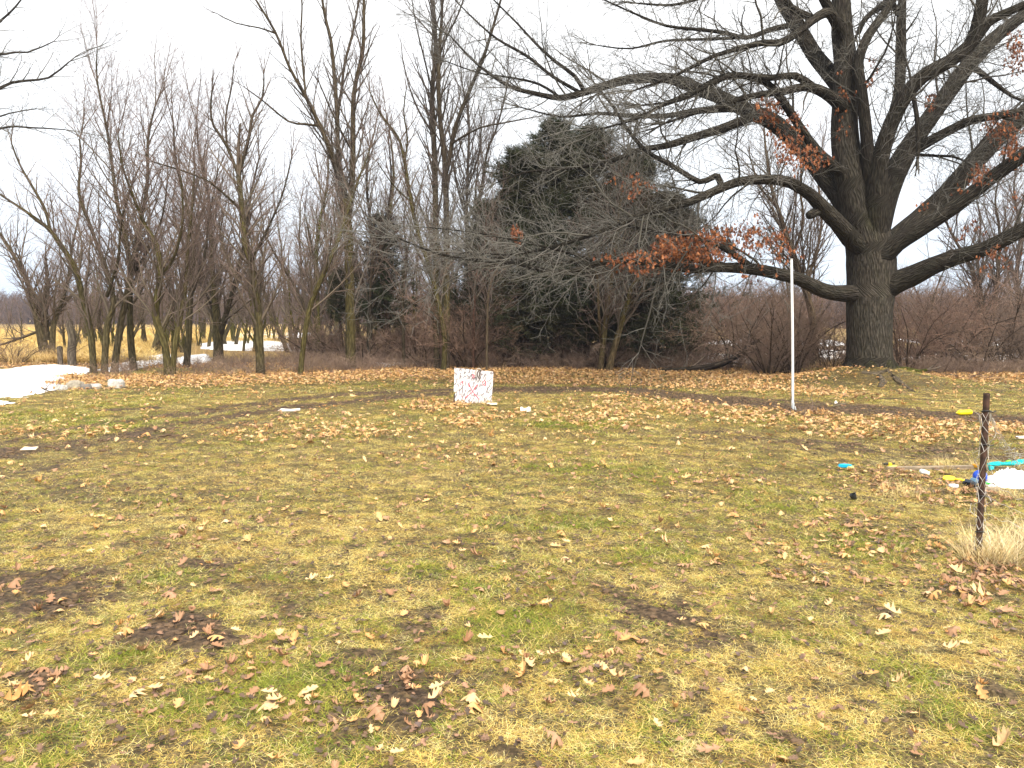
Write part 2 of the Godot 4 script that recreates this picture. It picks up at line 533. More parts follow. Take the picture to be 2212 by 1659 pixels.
func build_grass() -> void:
	var m := vc_mat(0.75, 0.22)
	m.backlight_enabled = true
	m.backlight = Color(0.5, 0.5, 0.4)
	var bands := [[1.9, 4.2, 1250.0, 0.8], [4.2, 6.5, 850.0, 0.88], [6.5, 10.0, 480.0, 1.05], [10.0, 16.0, 230.0, 1.45], [16.0, 24.5, 90.0, 2.1]]
	var meshes := [tuft_mesh(20, 0.065, 0.035, 0.09, 0.00125, 0.86), tuft_mesh(22, 0.075, 0.03, 0.075, 0.0012, 0.92), tuft_mesh(16, 0.055, 0.045, 0.11, 0.0012, 0.7)]
	var xf := [[], [], []]
	var cols := [PackedColorArray(), PackedColorArray(), PackedColorArray()]
	for b in bands:
		var z0: float = b[0]
		var z1: float = b[1]
		var area := 0.72 * (z1 * z1 - z0 * z0) + 2.4 * (z1 - z0)
		for k in int(area * b[2]):
			var d := sqrt(lerpf(z0 * z0, z1 * z1, rng.randf()))
			var x := rf(-1, 1) * (0.72 * d + 1.2)
			var z := -d
			var mud := mud_at(x, z)
			if rng.randf() < maxf(mud * 0.9, look(mud_map, x, z) * 0.4):
				continue
			var lf := look(leaf_map, x, z)
			if d > 17.0 and rng.randf() < lf * 0.5:
				continue
			var patch := noise_a.get_noise_2d(x * 16.0 + 70.0, z * 16.0) * 0.5 + noise_b.get_noise_2d(x * 45.0, z * 45.0) * 0.35
			var green := clampf(look(green_map, x, z) * 0.75 + 0.32 + patch * 0.75 - look(dry_map, x, z) * 0.4, 0.0, 1.0)
			var bare := noise_c.get_noise_2d(x * 20.0 + 300.0, z * 20.0) + 0.6 * noise_b.get_noise_2d(x * 60.0 + 11.0, z * 60.0) - look(dry_map, x, z) * 0.5 - green * 0.3
			if rng.randf() < clampf(bare * 1.2, 0.0, 0.5):
				continue
			var c: Color
			if rng.randf() < green * 0.8:
				c = Color(0.13, 0.22, 0.03).lerp(Color(0.44, 0.44, 0.07), rng.randf())
			else:
				var q := rng.randf()
				var thin := noise_c.get_noise_2d(x * 24.0, z * 24.0) + patch * 0.5 - look(dry_map, x, z) * 0.9
				if q < 0.24 + clampf(thin, 0.0, 0.5):
					c = Color(0.32, 0.2, 0.065).lerp(Color(0.46, 0.31, 0.10), rng.randf())
				elif q < 0.82:
					c = Color(0.74, 0.53, 0.14).lerp(Color(0.86, 0.71, 0.27), rng.randf())
				else:
					c = Color(0.84, 0.76, 0.36)
			var which := 0
			if green > 0.55 and rng.randf() < 0.6: which = 2
			elif rng.randf() < 0.4: which = 1
			var s: float = b[3] * rf(0.75, 1.2)
			var bs := Basis(UPV, rf(0, TAU)).scaled(Vector3(s, s * rf(0.8, 1.2), s))
			xf[which].append(Transform3D(bs, Vector3(x, height_at(x, z), z)))
			cols[which].append(c)
	var labels := ["matted straw-coloured and green lawn grass", "short flattened dead grass in the lawn", "longer green grass tufts in the lawn"]
	for w in 3:
		multi(["lawn_grass", "dead_grass", "green_grass"][w], meshes[w], m, xf[w], cols[w], labels[w], "grass")

# ---------------------------------------------------------------- leaves
func oak_leaf_mesh(seed_: int, curl: float) -> ArrayMesh:
	var r := RandomNumberGenerator.new()
	r.seed = seed_
	var a := Acc.new()
	# half-outline along the midrib: pointed lobes with deep bays
	var half := [[0.0, 0.008], [0.12, 0.02], [0.2, 0.16], [0.3, 0.24], [0.34, 0.12], [0.42, 0.12], [0.54, 0.30], [0.66, 0.35], [0.64, 0.17], [0.71, 0.15], [0.82, 0.25], [0.9, 0.19], [0.88, 0.11], [1.0, 0.015]]
	var tw := r.randf_range(-0.5, 0.5)
	for side in [-1.0, 1.0]:
		var prev_mid := -1
		var prev_out := -1
		for k in half.size():
			var t: float = half[k][0]
			var w: float = half[k][1] * r.randf_range(0.82, 1.15)
			var mid := Vector3((t - 0.5), curl * 0.25 * (4.0 * (t - 0.5) * (t - 0.5)) - curl * 0.1, 0)
			var lift := curl * w * w * 2.6 + tw * w * (t - 0.5) * 0.8
			var o := Vector3(t - 0.5 + w * 0.22, mid.y + lift + r.randf_range(-0.02, 0.02), side * w * (1.0 - curl * w * 0.6))
			var s := a.v.size()
			a.v.append(mid)
			a.v.append(o)
			a.c.append(Color(1.12, 1.1, 1.05))
			var e := r.randf_range(0.75, 1.0)
			a.c.append(Color(e, e * 0.97, e * 0.92))
			if k > 0:
				if side > 0:
					a.i.append_array([prev_mid, prev_out, s, s, prev_out, s + 1])
				else:
					a.i.append_array([prev_mid, s, prev_out, s, s + 1, prev_out])
			prev_mid = s
			prev_out = s + 1
	var s2 := a.v.size()
	a.v.append_array(PackedVector3Array([Vector3(-0.5, -curl * 0.0 + curl * 0.15, -0.008), Vector3(-0.5, curl * 0.15, 0.008), Vector3(-0.72, curl * 0.3, 0)]))
	for k in 3: a.c.append(Color(0.8, 0.7, 0.6))
	a.i.append_array([s2, s2 + 1, s2 + 2])
	return commit(a)

func leaf_color(tone: int) -> Color:
	match tone:
		0: return Color(0.56, 0.36, 0.16).lerp(Color(0.68, 0.5, 0.29), rng.randf())
		1: return Color(0.52, 0.29, 0.11).lerp(Color(0.64, 0.42, 0.19), rng.randf())
		2: return Color(0.30, 0.165, 0.09).lerp(Color(0.42, 0.26, 0.16), rng.randf())
		_: return Color(0.12, 0.09, 0.085).lerp(Color(0.19, 0.13, 0.11), rng.randf())

func build_leaves() -> void:
	var meshes := [oak_leaf_mesh(1, 0.35), oak_leaf_mesh(2, 1.3), oak_leaf_mesh(3, 0.8), oak_leaf_mesh(4, -1.0)]
	var mats := []
	var all := []   # [distance, xform, tone, mesh]
	# leaves that stand out in the photograph
	for p in [[1332, 1482, 40, 0], [938, 1530, 36, 0], [580, 1520, 34, 0], [596, 1536, 34, 0], [585, 1556, 30, 0], [672, 1268, 30, 0], [711, 1267, 18, 0], [253, 1271, 26, 0], [1166, 1436, 24, 0], [1270, 1500, 26, 0], [1310, 1236, 16, 0],
		[1050, 1398, 32, 0], [1125, 1435, 20, 0], [1240, 1530, 26, 0], [820, 1650, 30, 0], [860, 1655, 30, 0], [520, 1640, 40, 1], [560, 1400, 28, 2], [220, 1490, 34, 0], [335, 1510, 30, 0], [60, 1450, 30, 0], [110, 1570, 30, 1], [1880, 1480, 30, 1], [1600, 1560, 30, 1], [1660, 1520, 26, 0], [2050, 1420, 34, 0], [2120, 1500, 30, 1], [1980, 1610, 30, 1], [1780, 1600, 26, 1], [1470, 1360, 20, 0], [1750, 1360, 20, 0], [1905, 1390, 40, 0], [1930, 1340, 36, 0], [2070, 1250, 40, 0], [2120, 1300, 40, 0], [1290, 1400, 18, 1], [1180, 1320, 22, 0], [1000, 1205, 16, 0], [1420, 1590, 28, 0]]:
		var g := on_ground(p[0], p[1])
		var sz: float = p[2] / FOC * -g.z * 1.25
		var b := Basis(UPV, rf(0, TAU)).rotated(Vector3(1, 0, 0), rf(-0.1, 0.3)).rotated(Vector3(0, 0, 1), rf(-0.15, 0.15)).scaled(Vector3.ONE * sz)
		all.append([0.0, Transform3D(b, Vector3(g.x, height_at(g.x, g.z) + 0.045, g.z)), p[3], rng.randi() % 3])
	var bands := [[1.9, 7.0, 190.0], [7.0, 13.0, 120.0], [13.0, 26.5, 130.0]]
	for bd in bands:
		var z0: float = bd[0]
		var z1: float = bd[1]
		var area := 0.72 * (z1 * z1 - z0 * z0) + 2.4 * (z1 - z0)
		for k in int(area * bd[2] * 2.0):
			var d := sqrt(lerpf(z0 * z0, z1 * z1, rng.randf()))
			var x := rf(-1, 1) * (0.72 * d + 1.2)
			var z := -d
			var dens := (0.09 if d < 7.0 else 0.07) + look(leaf_map, x, z) * 1.1 + 0.1 * noise_b.get_noise_2d(x * 40.0, z * 40.0)
			if d > 24.0: dens = maxf(dens, 0.5)
			if rng.randf() > dens * 0.5 * (1.0 if d > 13.0 else 1.3):
				continue
			var mud := mud_at(x, z)
			if d > 8.0 and mud > 0.4 and rng.randf() < 0.93:
				continue
			var tone := 0
			var q := rng.randf()
			if d < 8.0: tone = 0 if q < 0.15 else (1 if q < 0.42 else (2 if q < 0.78 else 3))
			elif d < 17.0: tone = 0 if q < 0.42 else (1 if q < 0.82 else 2)
			else: tone = 0 if q < 0.30 else (1 if q < 0.76 else (2 if q < 0.95 else 3))
			var dark := tone == 3
			var sz := rf(0.035, 0.1) if d < 9.0 else rf(0.06, 0.125)
			var b := Basis(UPV, rf(0, TAU)).rotated(Vector3(cos(z * 99.0), 0, sin(z * 99.0)), rf(0.0, 0.12 if dark else 0.6)).scaled(Vector3(sz * rf(0.75, 1.15), sz * rf(0.4, 1.6), sz * rf(0.6, 1.15)))
			if dark: b = b.scaled(Vector3(0.6, 0.4, 0.6))
			all.append([d, Transform3D(b, Vector3(x, height_at(x, z) + (0.018 if dark else (rf(0.016, 0.036) if d < 9.0 else rf(0.03, 0.06))), z)), tone, rng.randi() % 4])
	all.sort_custom(func(p, q): return p[0] < q[0])
	leaf_mat = vc_mat(0.6, 0.4)
	leaf_mat.backlight_enabled = true
	leaf_mat.backlight = Color(0.3, 0.25, 0.2)
	var tone_mats := []
	for t in 4:
		for v in 3:
			var m: StandardMaterial3D = leaf_mat.duplicate()
			m.albedo_color = leaf_color(t).linear_to_srgb()
			tone_mats.append(m)
	var names := ["pale tan lobed oak leaf lying on the lawn", "orange-brown lobed oak leaf lying on the lawn", "reddish brown oak leaf lying on the lawn", "dark wet leaf scrap pressed into the lawn"]
	var xf := [[], [], [], []]
	var cols := [PackedColorArray(), PackedColorArray(), PackedColorArray(), PackedColorArray()]
	var singles := 0
	for e in all:
		var px := to_pixel(e[1].origin)
		var inside := px.x > -10 and px.x < 2222 and px.y < 1665
		if singles < 300 and inside:
			var o := single("oak_leaf", meshes[e[3]], tone_mats[e[2] * 3 + rng.randi() % 3], names[e[2]], "leaf", Vector3.ZERO, "fallen leaves scattered on the lawn")
			o.transform = e[1]
			singles += 1
		else:
			xf[e[3]].append(e[1])
			cols[e[3]].append(leaf_color(e[2]))
	# one object for the rest: four leaf shapes cannot share a MultiMesh, so each shape is a part
	var root := Node3D.new()
	root.name = "leaf_litter"
	add_child(root)
	tag(root, "brown oak leaf litter strewn over the lawn and along the wood edge", "leaf litter", "", "stuff")
	for k in 4:
		multi("leaves", meshes[k], leaf_mat, xf[k], cols[k], "", "", root)

func build_clods() -> void:
	rng.seed = 1717
	var mats := vc_mat(0.8, 0.3)
	var xf := [[], []]
	var cols := [PackedColorArray(), PackedColorArray()]
	var crumbs := []
	var ccol := PackedColorArray()
	for k in 90000:
		var d := sqrt(lerpf(3.6, 330.0, pow(rng.randf(), 1.5)))
		var x := rf(-1, 1) * (0.72 * d + 0.8)
		var z := -d
		var m := mud_at(x, z)
		if m > 0.35 and rng.randf() < m * 0.4:
			var s := (0.008 + 0.03 * pow(rng.randf(), 2.0)) * (1.0 if d < 9.0 else 1.6)
			var w := k % 2
			xf[w].append(Transform3D(Basis(UPV, rf(0, TAU)).rotated(Vector3.RIGHT, rf(-0.4, 0.4)).scaled(Vector3(s * rf(0.7, 1.6), s * rf(0.3, 0.8), s)), Vector3(x, height_at(x, z) + s * 0.05, z)))
			var c := Color(0.14, 0.094, 0.06) * rf(0.65, 1.15)
			c.a = 1.0
			cols[w].append(c)
		elif d < 11.0 and rng.randf() < 0.16 + 0.6 * look(leaf_map, x, z):
			var s := rf(0.018, 0.05)
			crumbs.append(Transform3D(Basis(UPV, rf(0, TAU)).rotated(Vector3.RIGHT, rf(-0.5, 0.5)).scaled(Vector3(s, s, s)), Vector3(x, height_at(x, z) + rf(0.012, 0.03), z)))
			ccol.append(Color(0.075, 0.055, 0.042).lerp(Color(0.34, 0.2, 0.13), pow(rng.randf(), 1.6)))
	var root := Node3D.new()
	root.name = "mud_clods"
	add_child(root)
	tag(root, "clods of churned wet mud in the ruts and bare patches", "mud", "", "stuff")
	for w in 2:
		var rm := rock_mesh(50 + w, 1.0, 1.0, 0.8, 1.3)
		multi("clods", rm, mats, xf[w], cols[w], "", "", root)
	multi("leaf_crumbs", oak_leaf_mesh(21, 0.4), vc_mat(0.65, 0.35), crumbs, ccol, "small dark broken leaf crumbs trodden into the lawn", "leaf litter")

# ---------------------------------------------------------------- trees
func bark_mats() -> void:
	var h := FastNoiseLite.new()
	var tex := noise_tex(31, 0.03, 256, 0.0, 1.0, 4, FastNoiseLite.TYPE_SIMPLEX_SMOOTH, 1.8)
	var alb := noise_tex(31, 0.03, 256, 0.68, 1.0, 4, FastNoiseLite.TYPE_SIMPLEX_SMOOTH, 1.8)
	bark = vc_mat(0.9, 0.2)
	bark.albedo_texture = alb
	bark.uv1_scale = Vector3(1.0, 0.35, 1.0)
	bark.heightmap_enabled = true
	bark.heightmap_texture = tex
	bark.heightmap_scale = 2.0
	oak_bark = bark.duplicate()
	oak_bark.uv1_scale = Vector3(1.5, 0.35, 1.0)
	oak_bark.heightmap_scale = 5.0
	twig_mat = vc_mat(0.85, 0.25)

func twig_params(kind: String) -> Dictionary:
	match kind:
		"oak":
			return {"seg": 0.17, "wig": 0.24, "up": 0.0, "tip": 0.22, "max": 2, "dens": [5.0, 6.5], "ratio": 0.48, "minlen": 0.24, "rmin": 0.0034, "ang": [48, 48, 46], "thin": Color(0.15, 0.146, 0.135), "thick": Color(0.085, 0.08, 0.07)}
		"tall":
			return {"seg": 0.24, "wig": 0.10, "up": 0.05, "tip": 0.25, "max": 2, "dens": [3.2, 4.2], "ratio": 0.5, "minlen": 0.3, "rmin": 0.0034, "ang": [34, 36, 36], "thin": Color(0.125, 0.105, 0.1), "thick": Color(0.105, 0.09, 0.078)}
		"scrub":
			return {"seg": 0.2, "wig": 0.13, "up": 0.05, "tip": 0.3, "max": 2, "dens": [4.4, 5.6], "ratio": 0.5, "minlen": 0.26, "rmin": 0.0036, "ang": [38, 40, 42], "thin": Color(0.185, 0.138, 0.125), "thick": Color(0.12, 0.098, 0.075)}
		_:
			return {"seg": 0.16, "wig": 0.18, "up": 0.02, "tip": 0.3, "max": 2, "dens": [5.0, 6.5], "ratio": 0.5, "minlen": 0.18, "rmin": 0.0032, "ang": [42, 45, 45], "thin": Color(0.24, 0.17, 0.135), "thick": Color(0.14, 0.11, 0.085)}

# a tree whose stems are traced; the first is rooted
func wood_tree(label: String, depth: float, stems: Array, kind: String, per_m := 2.2, len_k := 0.28, len_max := 2.4, col := Color(0.115, 0.095, 0.06), moss := 0.5, group := "trees of the wood edge") -> Node3D:
	var P := twig_params(kind)
	var first := at_depth(stems[0][0][0], stems[0][0][1], depth)
	var base := Vector3(first.x, height_at(first.x, first.z), first.z)
	var t := thing("bare_tree", label, "tree", Vector3.ZERO, 0.0, group)
	t.position = base
	var tr := Acc.new()
	var cr := Acc.new()
	for k in stems.size():
		var rooted: bool = stems[k][0][1] > 760
		var e := traced(stems[k], depth, rooted)
		var pts: PackedVector3Array = e[0]
		var rads: PackedFloat32Array = e[1]
		if rooted:
			rads[0] *= 1.35
			if rads.size() > 2: rads[1] *= 1.12
		for j in pts.size(): pts[j] -= base
		stem(tr, pts, rads, 9 if rads[0] > 0.07 else 7, col, Color(0.125, 0.108, 0.045), (moss if rooted else moss * 0.7) * 0.72)
		sprout(cr, pts, rads, per_m * (2.3 if kind == "scrub" else 2.2), 0.22 if rooted else 0.06, len_k * 1.5, len_max * 1.1, P)
	part("trunk", commit(tr), bark, t)
	part("crown", commit(cr), twig_mat, t)
	return t

func build_wood() -> void:
	var mg := 0.55
	wood_tree("multi-stemmed bare tree at the hay field, leaning stems over the snow edge", 30.0, [
		[[101, 769, 24], [88, 720, 17], [78, 680, 12], [66, 630, 10], [48, 585, 8], [20, 535, 6], [-10, 490, 4]],
		[[100, 735, 13], [100, 690, 11], [96, 650, 7], [102, 600, 5], [98, 550, 3]],
		[[112, 768, 15], [116, 700, 11], [135, 650, 8], [148, 600, 6], [155, 540, 5], [170, 470, 3]],
		[[85, 715, 6], [40, 732, 5], [0, 745, 4], [-40, 750, 2]]], "scrub", 2.6, 0.34, 2.2)
	wood_tree("mossy clump of leaning bare trees right of the large snow patch", 22.3, [
		[[203, 804, 14], [196, 720, 13], [178, 640, 12, .2], [161, 577, 11, .4], [135, 535, 9, .5], [108, 497, 8, .6], [63, 462, 6, .8], [0, 420, 4, 1.0]],
		[[108, 497, 7, .6], [95, 448, 6, .3], [45, 360, 4, 0], [25, 310, 3, 0]],
		[[224, 803, 15, .2], [231, 708, 13], [245, 655, 11], [231, 585, 9, -.3], [210, 530, 8, -.4], [196, 490, 7, -.5], [171, 420, 6, -.7], [175, 350, 5, -.8], [172, 300, 3, -.9]],
		[[245, 804, 16, -.3], [259, 708, 13, -.4], [280, 600, 12, -.5], [274, 530, 10, -.5], [255, 448, 8, -.4], [241, 350, 6, -.2], [231, 280, 5], [210, 175, 3.5, .2], [210, 105, 2, .4]],
		[[231, 640, 8], [255, 560, 6, .5], [262, 480, 5, .7], [285, 400, 3, 1.0]]], "scrub", 2.4, 0.2, 2.0, Color(0.115, 0.095, 0.055), mg)
	wood_tree("straight bare tree between the mossy clump and a forked one", 23.5, [
		[[290, 806, 16], [281, 708, 13], [283, 600, 11], [300, 500, 9], [318, 400, 7], [320, 300, 5], [335, 230, 3]],
		[[283, 600, 8], [320, 540, 6, .6], [350, 470, 4, 1.0], [362, 390, 3, 1.2]]], "scrub", 2.6, 0.22, 2.2, Color(0.11, 0.095, 0.06), mg)
	wood_tree("crooked mossy tree with a bent trunk rising from the bramble", 20.9, [
		[[364, 815, 17], [357, 750, 15], [336, 680, 15], [345, 603, 12], [340, 533, 10], [315, 490, 8], [290, 430, 6, .3], [265, 360, 4, .5], [255, 290, 2.5, .6]],
		[[372, 812, 13], [378, 743, 12], [392, 673, 10, -.4], [402, 603, 8, -.7], [406, 533, 7, -.9], [415, 450, 5, -1.0], [420, 370, 3, -1.0]],
		[[345, 603, 8], [378, 550, 6, .5], [395, 470, 5, .8], [390, 380, 3, .8]]], "scrub", 2.5, 0.22, 2.0, Color(0.12, 0.1, 0.05), 0.75)
	wood_tree("dark upright bare trunk behind the crooked mossy tree", 25.0, [
		[[402, 797, 15], [408, 720, 13], [412, 640, 11], [418, 540, 9], [405, 450, 7], [380, 350, 5], [375, 270, 3]],
		[[412, 640, 8], [440, 560, 6], [452, 470, 4], [470, 370, 3]]], "scrub", 2.8, 0.24, 2.2, Color(0.1, 0.085, 0.06), mg)
	wood_tree("stout short-trunked bare tree standing by snow inside the wood", 28.0, [
		[[472, 779, 24], [470, 705, 18], [460, 600, 11], [455, 500, 9], [450, 420, 6], [430, 330, 4], [425, 260, 2.5]],
		[[476, 720, 14], [505, 620, 9, .5], [530, 520, 7, .8], [540, 430, 5, 1], [560, 340, 3, 1]],
		[[468, 700, 11], [440, 620, 8, -.4], [430, 540, 6, -.6], [415, 450, 4, -.8]]], "scrub", 2.8, 0.24, 2.4, Color(0.09, 0.075, 0.05), mg)
	wood_tree("single-trunked bare tree forking into a wide Y above the brush", 21.3, [
		[[563, 809, 20], [560, 736, 17], [556, 655, 15], [541, 568, 13], [528, 520, 12], [523, 455, 11], [515, 378, 10]],
		[[515, 380, 7], [490, 315, 6.5], [462, 273, 5.5, .2], [455, 238, 4.5, .3], [458, 195, 3, .4]],
		[[516, 382, 7], [539, 290, 6.5], [545, 250, 5.5, -.3], [567, 210, 4, -.4], [570, 160, 2.5, -.4]],
		[[490, 315, 5], [488, 250, 4, -.4], [500, 190, 3, -.5], [505, 140, 2, -.6]],
		[[520, 452, 6], [485, 420, 5, .5], [455, 395, 5, .7], [413, 375, 4, 1.0], [332, 350, 2.5, 1.4]],
		[[541, 568, 7], [580, 490, 5, .6], [610, 420, 4, .9], [630, 340, 2.5, 1.0]]], "scrub", 3.0, 0.26, 2.0, Color(0.115, 0.095, 0.065), 0.6)
	wood_tree("slim tree slanting to the right toward the tall leader", 21.5, [
		[[647, 808, 12], [658, 725, 11], [672, 655, 11], [700, 590, 10], [728, 525, 9, -.3], [748, 465, 7, -.6], [770, 400, 5, -.8], [800, 320, 3, -1]]], "scrub", 2.2, 0.2, 2.0, Color(0.13, 0.115, 0.055), 0.8)
	wood_tree("very tall bare tree with several upswept leaders left of the twin trunks", 23.3, [
		[[757, 802, 23], [757, 700, 21], [755, 600, 20], [752, 500, 19], [745, 430, 17]],
		[[745, 432, 14], [733, 378, 13], [716, 332, 11, .2], [690, 270, 9, .4], [661, 210, 8, .6], [626, 147, 6, .8], [595, 70, 5, 1], [553, 0, 4, 1.1], [520, -60, 3, 1.2]],
		[[735, 385, 10], [729, 300, 10, -.3], [728, 245, 9, -.4], [720, 140, 8, -.5], [714, 84, 7, -.5], [702, 35, 6, -.5], [690, -40, 4, -.4]],
		[[750, 470, 14], [758, 420, 14, .1], [762, 350, 12, .2], [763, 228, 10, .3], [769, 175, 9, .3], [784, 105, 8, .3], [786, 0, 6, .3], [788, -70, 4, .3]],
		[[729, 250, 6, -.4], [737, 200, 6, -.8], [744, 140, 5.5, -1], [762, 70, 5, -1.2], [775, 0, 4, -1.3], [782, -60, 3, -1.4]],
		[[690, 272, 6, .4], [658, 268, 5, .8], [623, 262, 4, 1.1], [567, 217, 3, 1.5], [530, 190, 2, 1.8]],
		[[661, 212, 5, .6], [655, 150, 5, .2], [650, 80, 4, 0], [652, 0, 3, -.1], [640, -60, 2, -.1]],
		[[763, 330, 5, .2], [740, 290, 4, .8], [716, 240, 3.5, 1.2], [690, 180, 2.5, 1.5]],
		[[595, 72, 4, 1], [560, 60, 3, 1.3], [510, 50, 2.5, 1.5], [470, 30, 1.8, 1.7]]], "tall", 2.0, 0.16, 1.9, Color(0.125, 0.1, 0.065), 0.62)
	wood_tree("tall slender twin-trunked bare tree left of the cedars", 23.6, [
		[[945, 802, 15], [943, 700, 14], [942, 580, 13], [940, 385, 12], [936, 280, 11], [934, 190, 10], [941, 120, 10], [938, 35, 8], [930, -30, 6], [925, -80, 4]],
		[[963, 802, 15, .3], [965, 700, 14, .3], [965, 580, 13, .3], [962, 368, 12, .3], [951, 262, 10, .3], [947, 175, 9, .3], [950, 100, 8, .3], [955, 20, 6, .3], [952, -50, 4, .3]],
		[[963, 375, 10, .3], [972, 340, 9, .4], [982, 280, 9, .5], [1014, 196, 8, .7], [1045, 122, 7, .9], [1077, 17, 5, 1.1], [1095, -50, 3, 1.2]],
		[[978, 310, 5, .5], [1000, 295, 4.5, .8], [1040, 275, 4, 1.2], [1080, 267, 3.5, 1.5], [1160, 252, 2, 2.0]],
		[[936, 290, 5], [905, 240, 4, -.5], [885, 190, 3, -.8], [870, 130, 2, -1]],
		[[945, 130, 5], [965, 80, 4, .4], [990, 30, 3.5, .6], [1010, -30, 2.5, .8]],
		[[934, 200, 4], [915, 120, 3.5, .6], [900, 60, 2.5, .8], [890, 0, 2, 1]]], "tall", 1.8, 0.13, 1.7, Color(0.12, 0.098, 0.07), 0.55)
	wood_tree("leaning tree crossing in front of the twin trunks", 22.8, [
		[[957, 801, 11], [960, 725, 11], [943, 638, 10], [925, 568, 9], [908, 520, 8.5], [888, 437, 8], [874, 350, 6.5], [860, 297, 5], [821, 245, 4], [800, 200, 2.5]],
		[[874, 352, 5], [880, 300, 4], [872, 240, 3], [878, 190, 2]],
		[[888, 437, 4], [850, 400, 3, .5], [815, 350, 2, .8]]], "scrub", 2.4, 0.16, 1.5, Color(0.125, 0.11, 0.055), 0.75)
	wood_tree("feathery thin-stemmed tree rising before the left cedar", 27.5, [
		[[1015, 786, 10], [1012, 620, 8], [1008, 470, 7], [1010, 380, 6], [1013, 260, 4.5], [1000, 190, 3], [995, 140, 2]],
		[[1012, 560, 7], [1035, 440, 6, .3], [1052, 330, 5, .5], [1075, 270, 4, .6], [1098, 175, 2.5, .8]],
		[[1010, 480, 5], [985, 390, 4, -.3], [975, 310, 3, -.5], [965, 240, 2, -.7]],
		[[1012, 400, 4], [1035, 330, 3.5, -.5], [1040, 260, 2.5, -.7]]], "tall", 3.0, 0.22, 1.8, Color(0.12, 0.1, 0.08), 0.4)
	wood_tree("dark slim trunk right of the tall leader tree", 25.2, [
		[[797, 796, 13], [799, 673, 11], [805, 560, 9], [800, 480, 7], [792, 400, 5], [798, 320, 3]],
		[[803, 560, 6], [830, 480, 5, .4], [845, 400, 4, .6], [840, 310, 2.5, .8]]], "scrub", 2.6, 0.22, 2.0, Color(0.075, 0.065, 0.05), 0.4)
	wood_tree("two-stemmed tree leaning right before the cedar shade", 23.2, [
		[[1296, 801, 13], [1307, 708, 12], [1321, 600, 10], [1328, 550, 8], [1335, 480, 6], [1345, 400, 4], [1352, 340, 2.5]],
		[[1312, 801, 16, .2], [1335, 725, 13, .3], [1356, 655, 11, .5], [1368, 615, 9, .6], [1415, 585, 7, .9], [1460, 560, 4, 1.2], [1500, 520, 2.5, 1.4]],
		[[1300, 740, 7], [1294, 690, 6, .6], [1290, 600, 5.5, .8], [1275, 560, 4, 1], [1262, 510, 2.5, 1.2]]], "scrub", 3.0, 0.26, 1.8, Color(0.17, 0.13, 0.075), 0.55)
	wood_tree("spindly sapling with a kinked stem before the cedars", 22.6, [
		[[1051, 800, 5.5], [1053, 673, 5], [1058, 620, 5], [1072, 585, 4], [1076, 560, 3.5], [1062, 500, 2.5], [1066, 450, 2]]], "scrub", 3.0, 0.22, 1.2, Color(0.19, 0.15, 0.1), 0.3, "saplings at the wood edge")
	wood_tree("reddish straight sapling left of the kinked one", 23.4, [
		[[1022, 797, 6.5], [1024, 673, 6], [1028, 600, 5], [1044, 550, 3.5], [1050, 480, 2.5]]], "scrub", 3.0, 0.22, 1.2, Color(0.17, 0.1, 0.075), 0.3, "saplings at the wood edge")
	wood_tree("thin sapling with dark stem between two cedars and the tall leader", 23.8, [
		[[873, 797, 7], [870, 640, 6], [879, 560, 4.5], [872, 480, 3], [880, 420, 2]]], "scrub", 3.2, 0.22, 1.4, Color(0.09, 0.075, 0.05), 0.3, "saplings at the wood edge")
	wood_tree("pale slender tree seen behind the oak's lower left limb", 26.5, [
		[[1758, 806, 18], [1757, 700, 15], [1738, 620, 13], [1712, 550, 11], [1690, 480, 9], [1668, 410, 7], [1655, 330, 5], [1650, 270, 3]],
		[[1738, 620, 8], [1765, 540, 6, -.4], [1775, 470, 5, -.6], [1768, 390, 4, -.8], [1775, 320, 2.5, -1]],
		[[1712, 550, 6], [1735, 480, 5, .4], [1728, 400, 4, .5], [1740, 330, 3, .7]],
		[[1680, 450, 5], [1640, 400, 4, .5], [1620, 340, 2.5, .6]]], "scrub", 2.8, 0.24, 2.2, Color(0.2, 0.15, 0.1), 0.35)
	wood_tree("slim two-stemmed tree right of the oak above the thicket", 29.0, [
		[[2134, 782, 15], [2127, 708, 12], [2120, 645, 10], [2096, 575, 8], [2061, 515, 5], [2035, 460, 3]],
		[[2138, 740, 9], [2150, 655, 8, .3], [2157, 568, 7, .5], [2159, 498, 5, .6], [2150, 430, 4, .7], [2165, 360, 2.5, .8]],
		[[2120, 640, 6], [2112, 560, 5, -.4], [2118, 480, 4, -.6], [2105, 410, 2.5, -.8]]], "scrub", 2.8, 0.26, 2.2, Color(0.15, 0.115, 0.08), 0.4)
	wood_tree("bare tree at the right edge behind the thicket", 31.0, [
		[[2215, 780, 12], [2208, 700, 10], [2196, 600, 8], [2205, 500, 6], [2190, 420, 4], [2200, 340, 2.5]],
		[[2198, 610, 6], [2170, 540, 4.5, .4], [2172, 460, 3, .6]]], "scrub", 3.0, 0.26, 2.2, Color(0.15, 0.12, 0.09), 0.3)
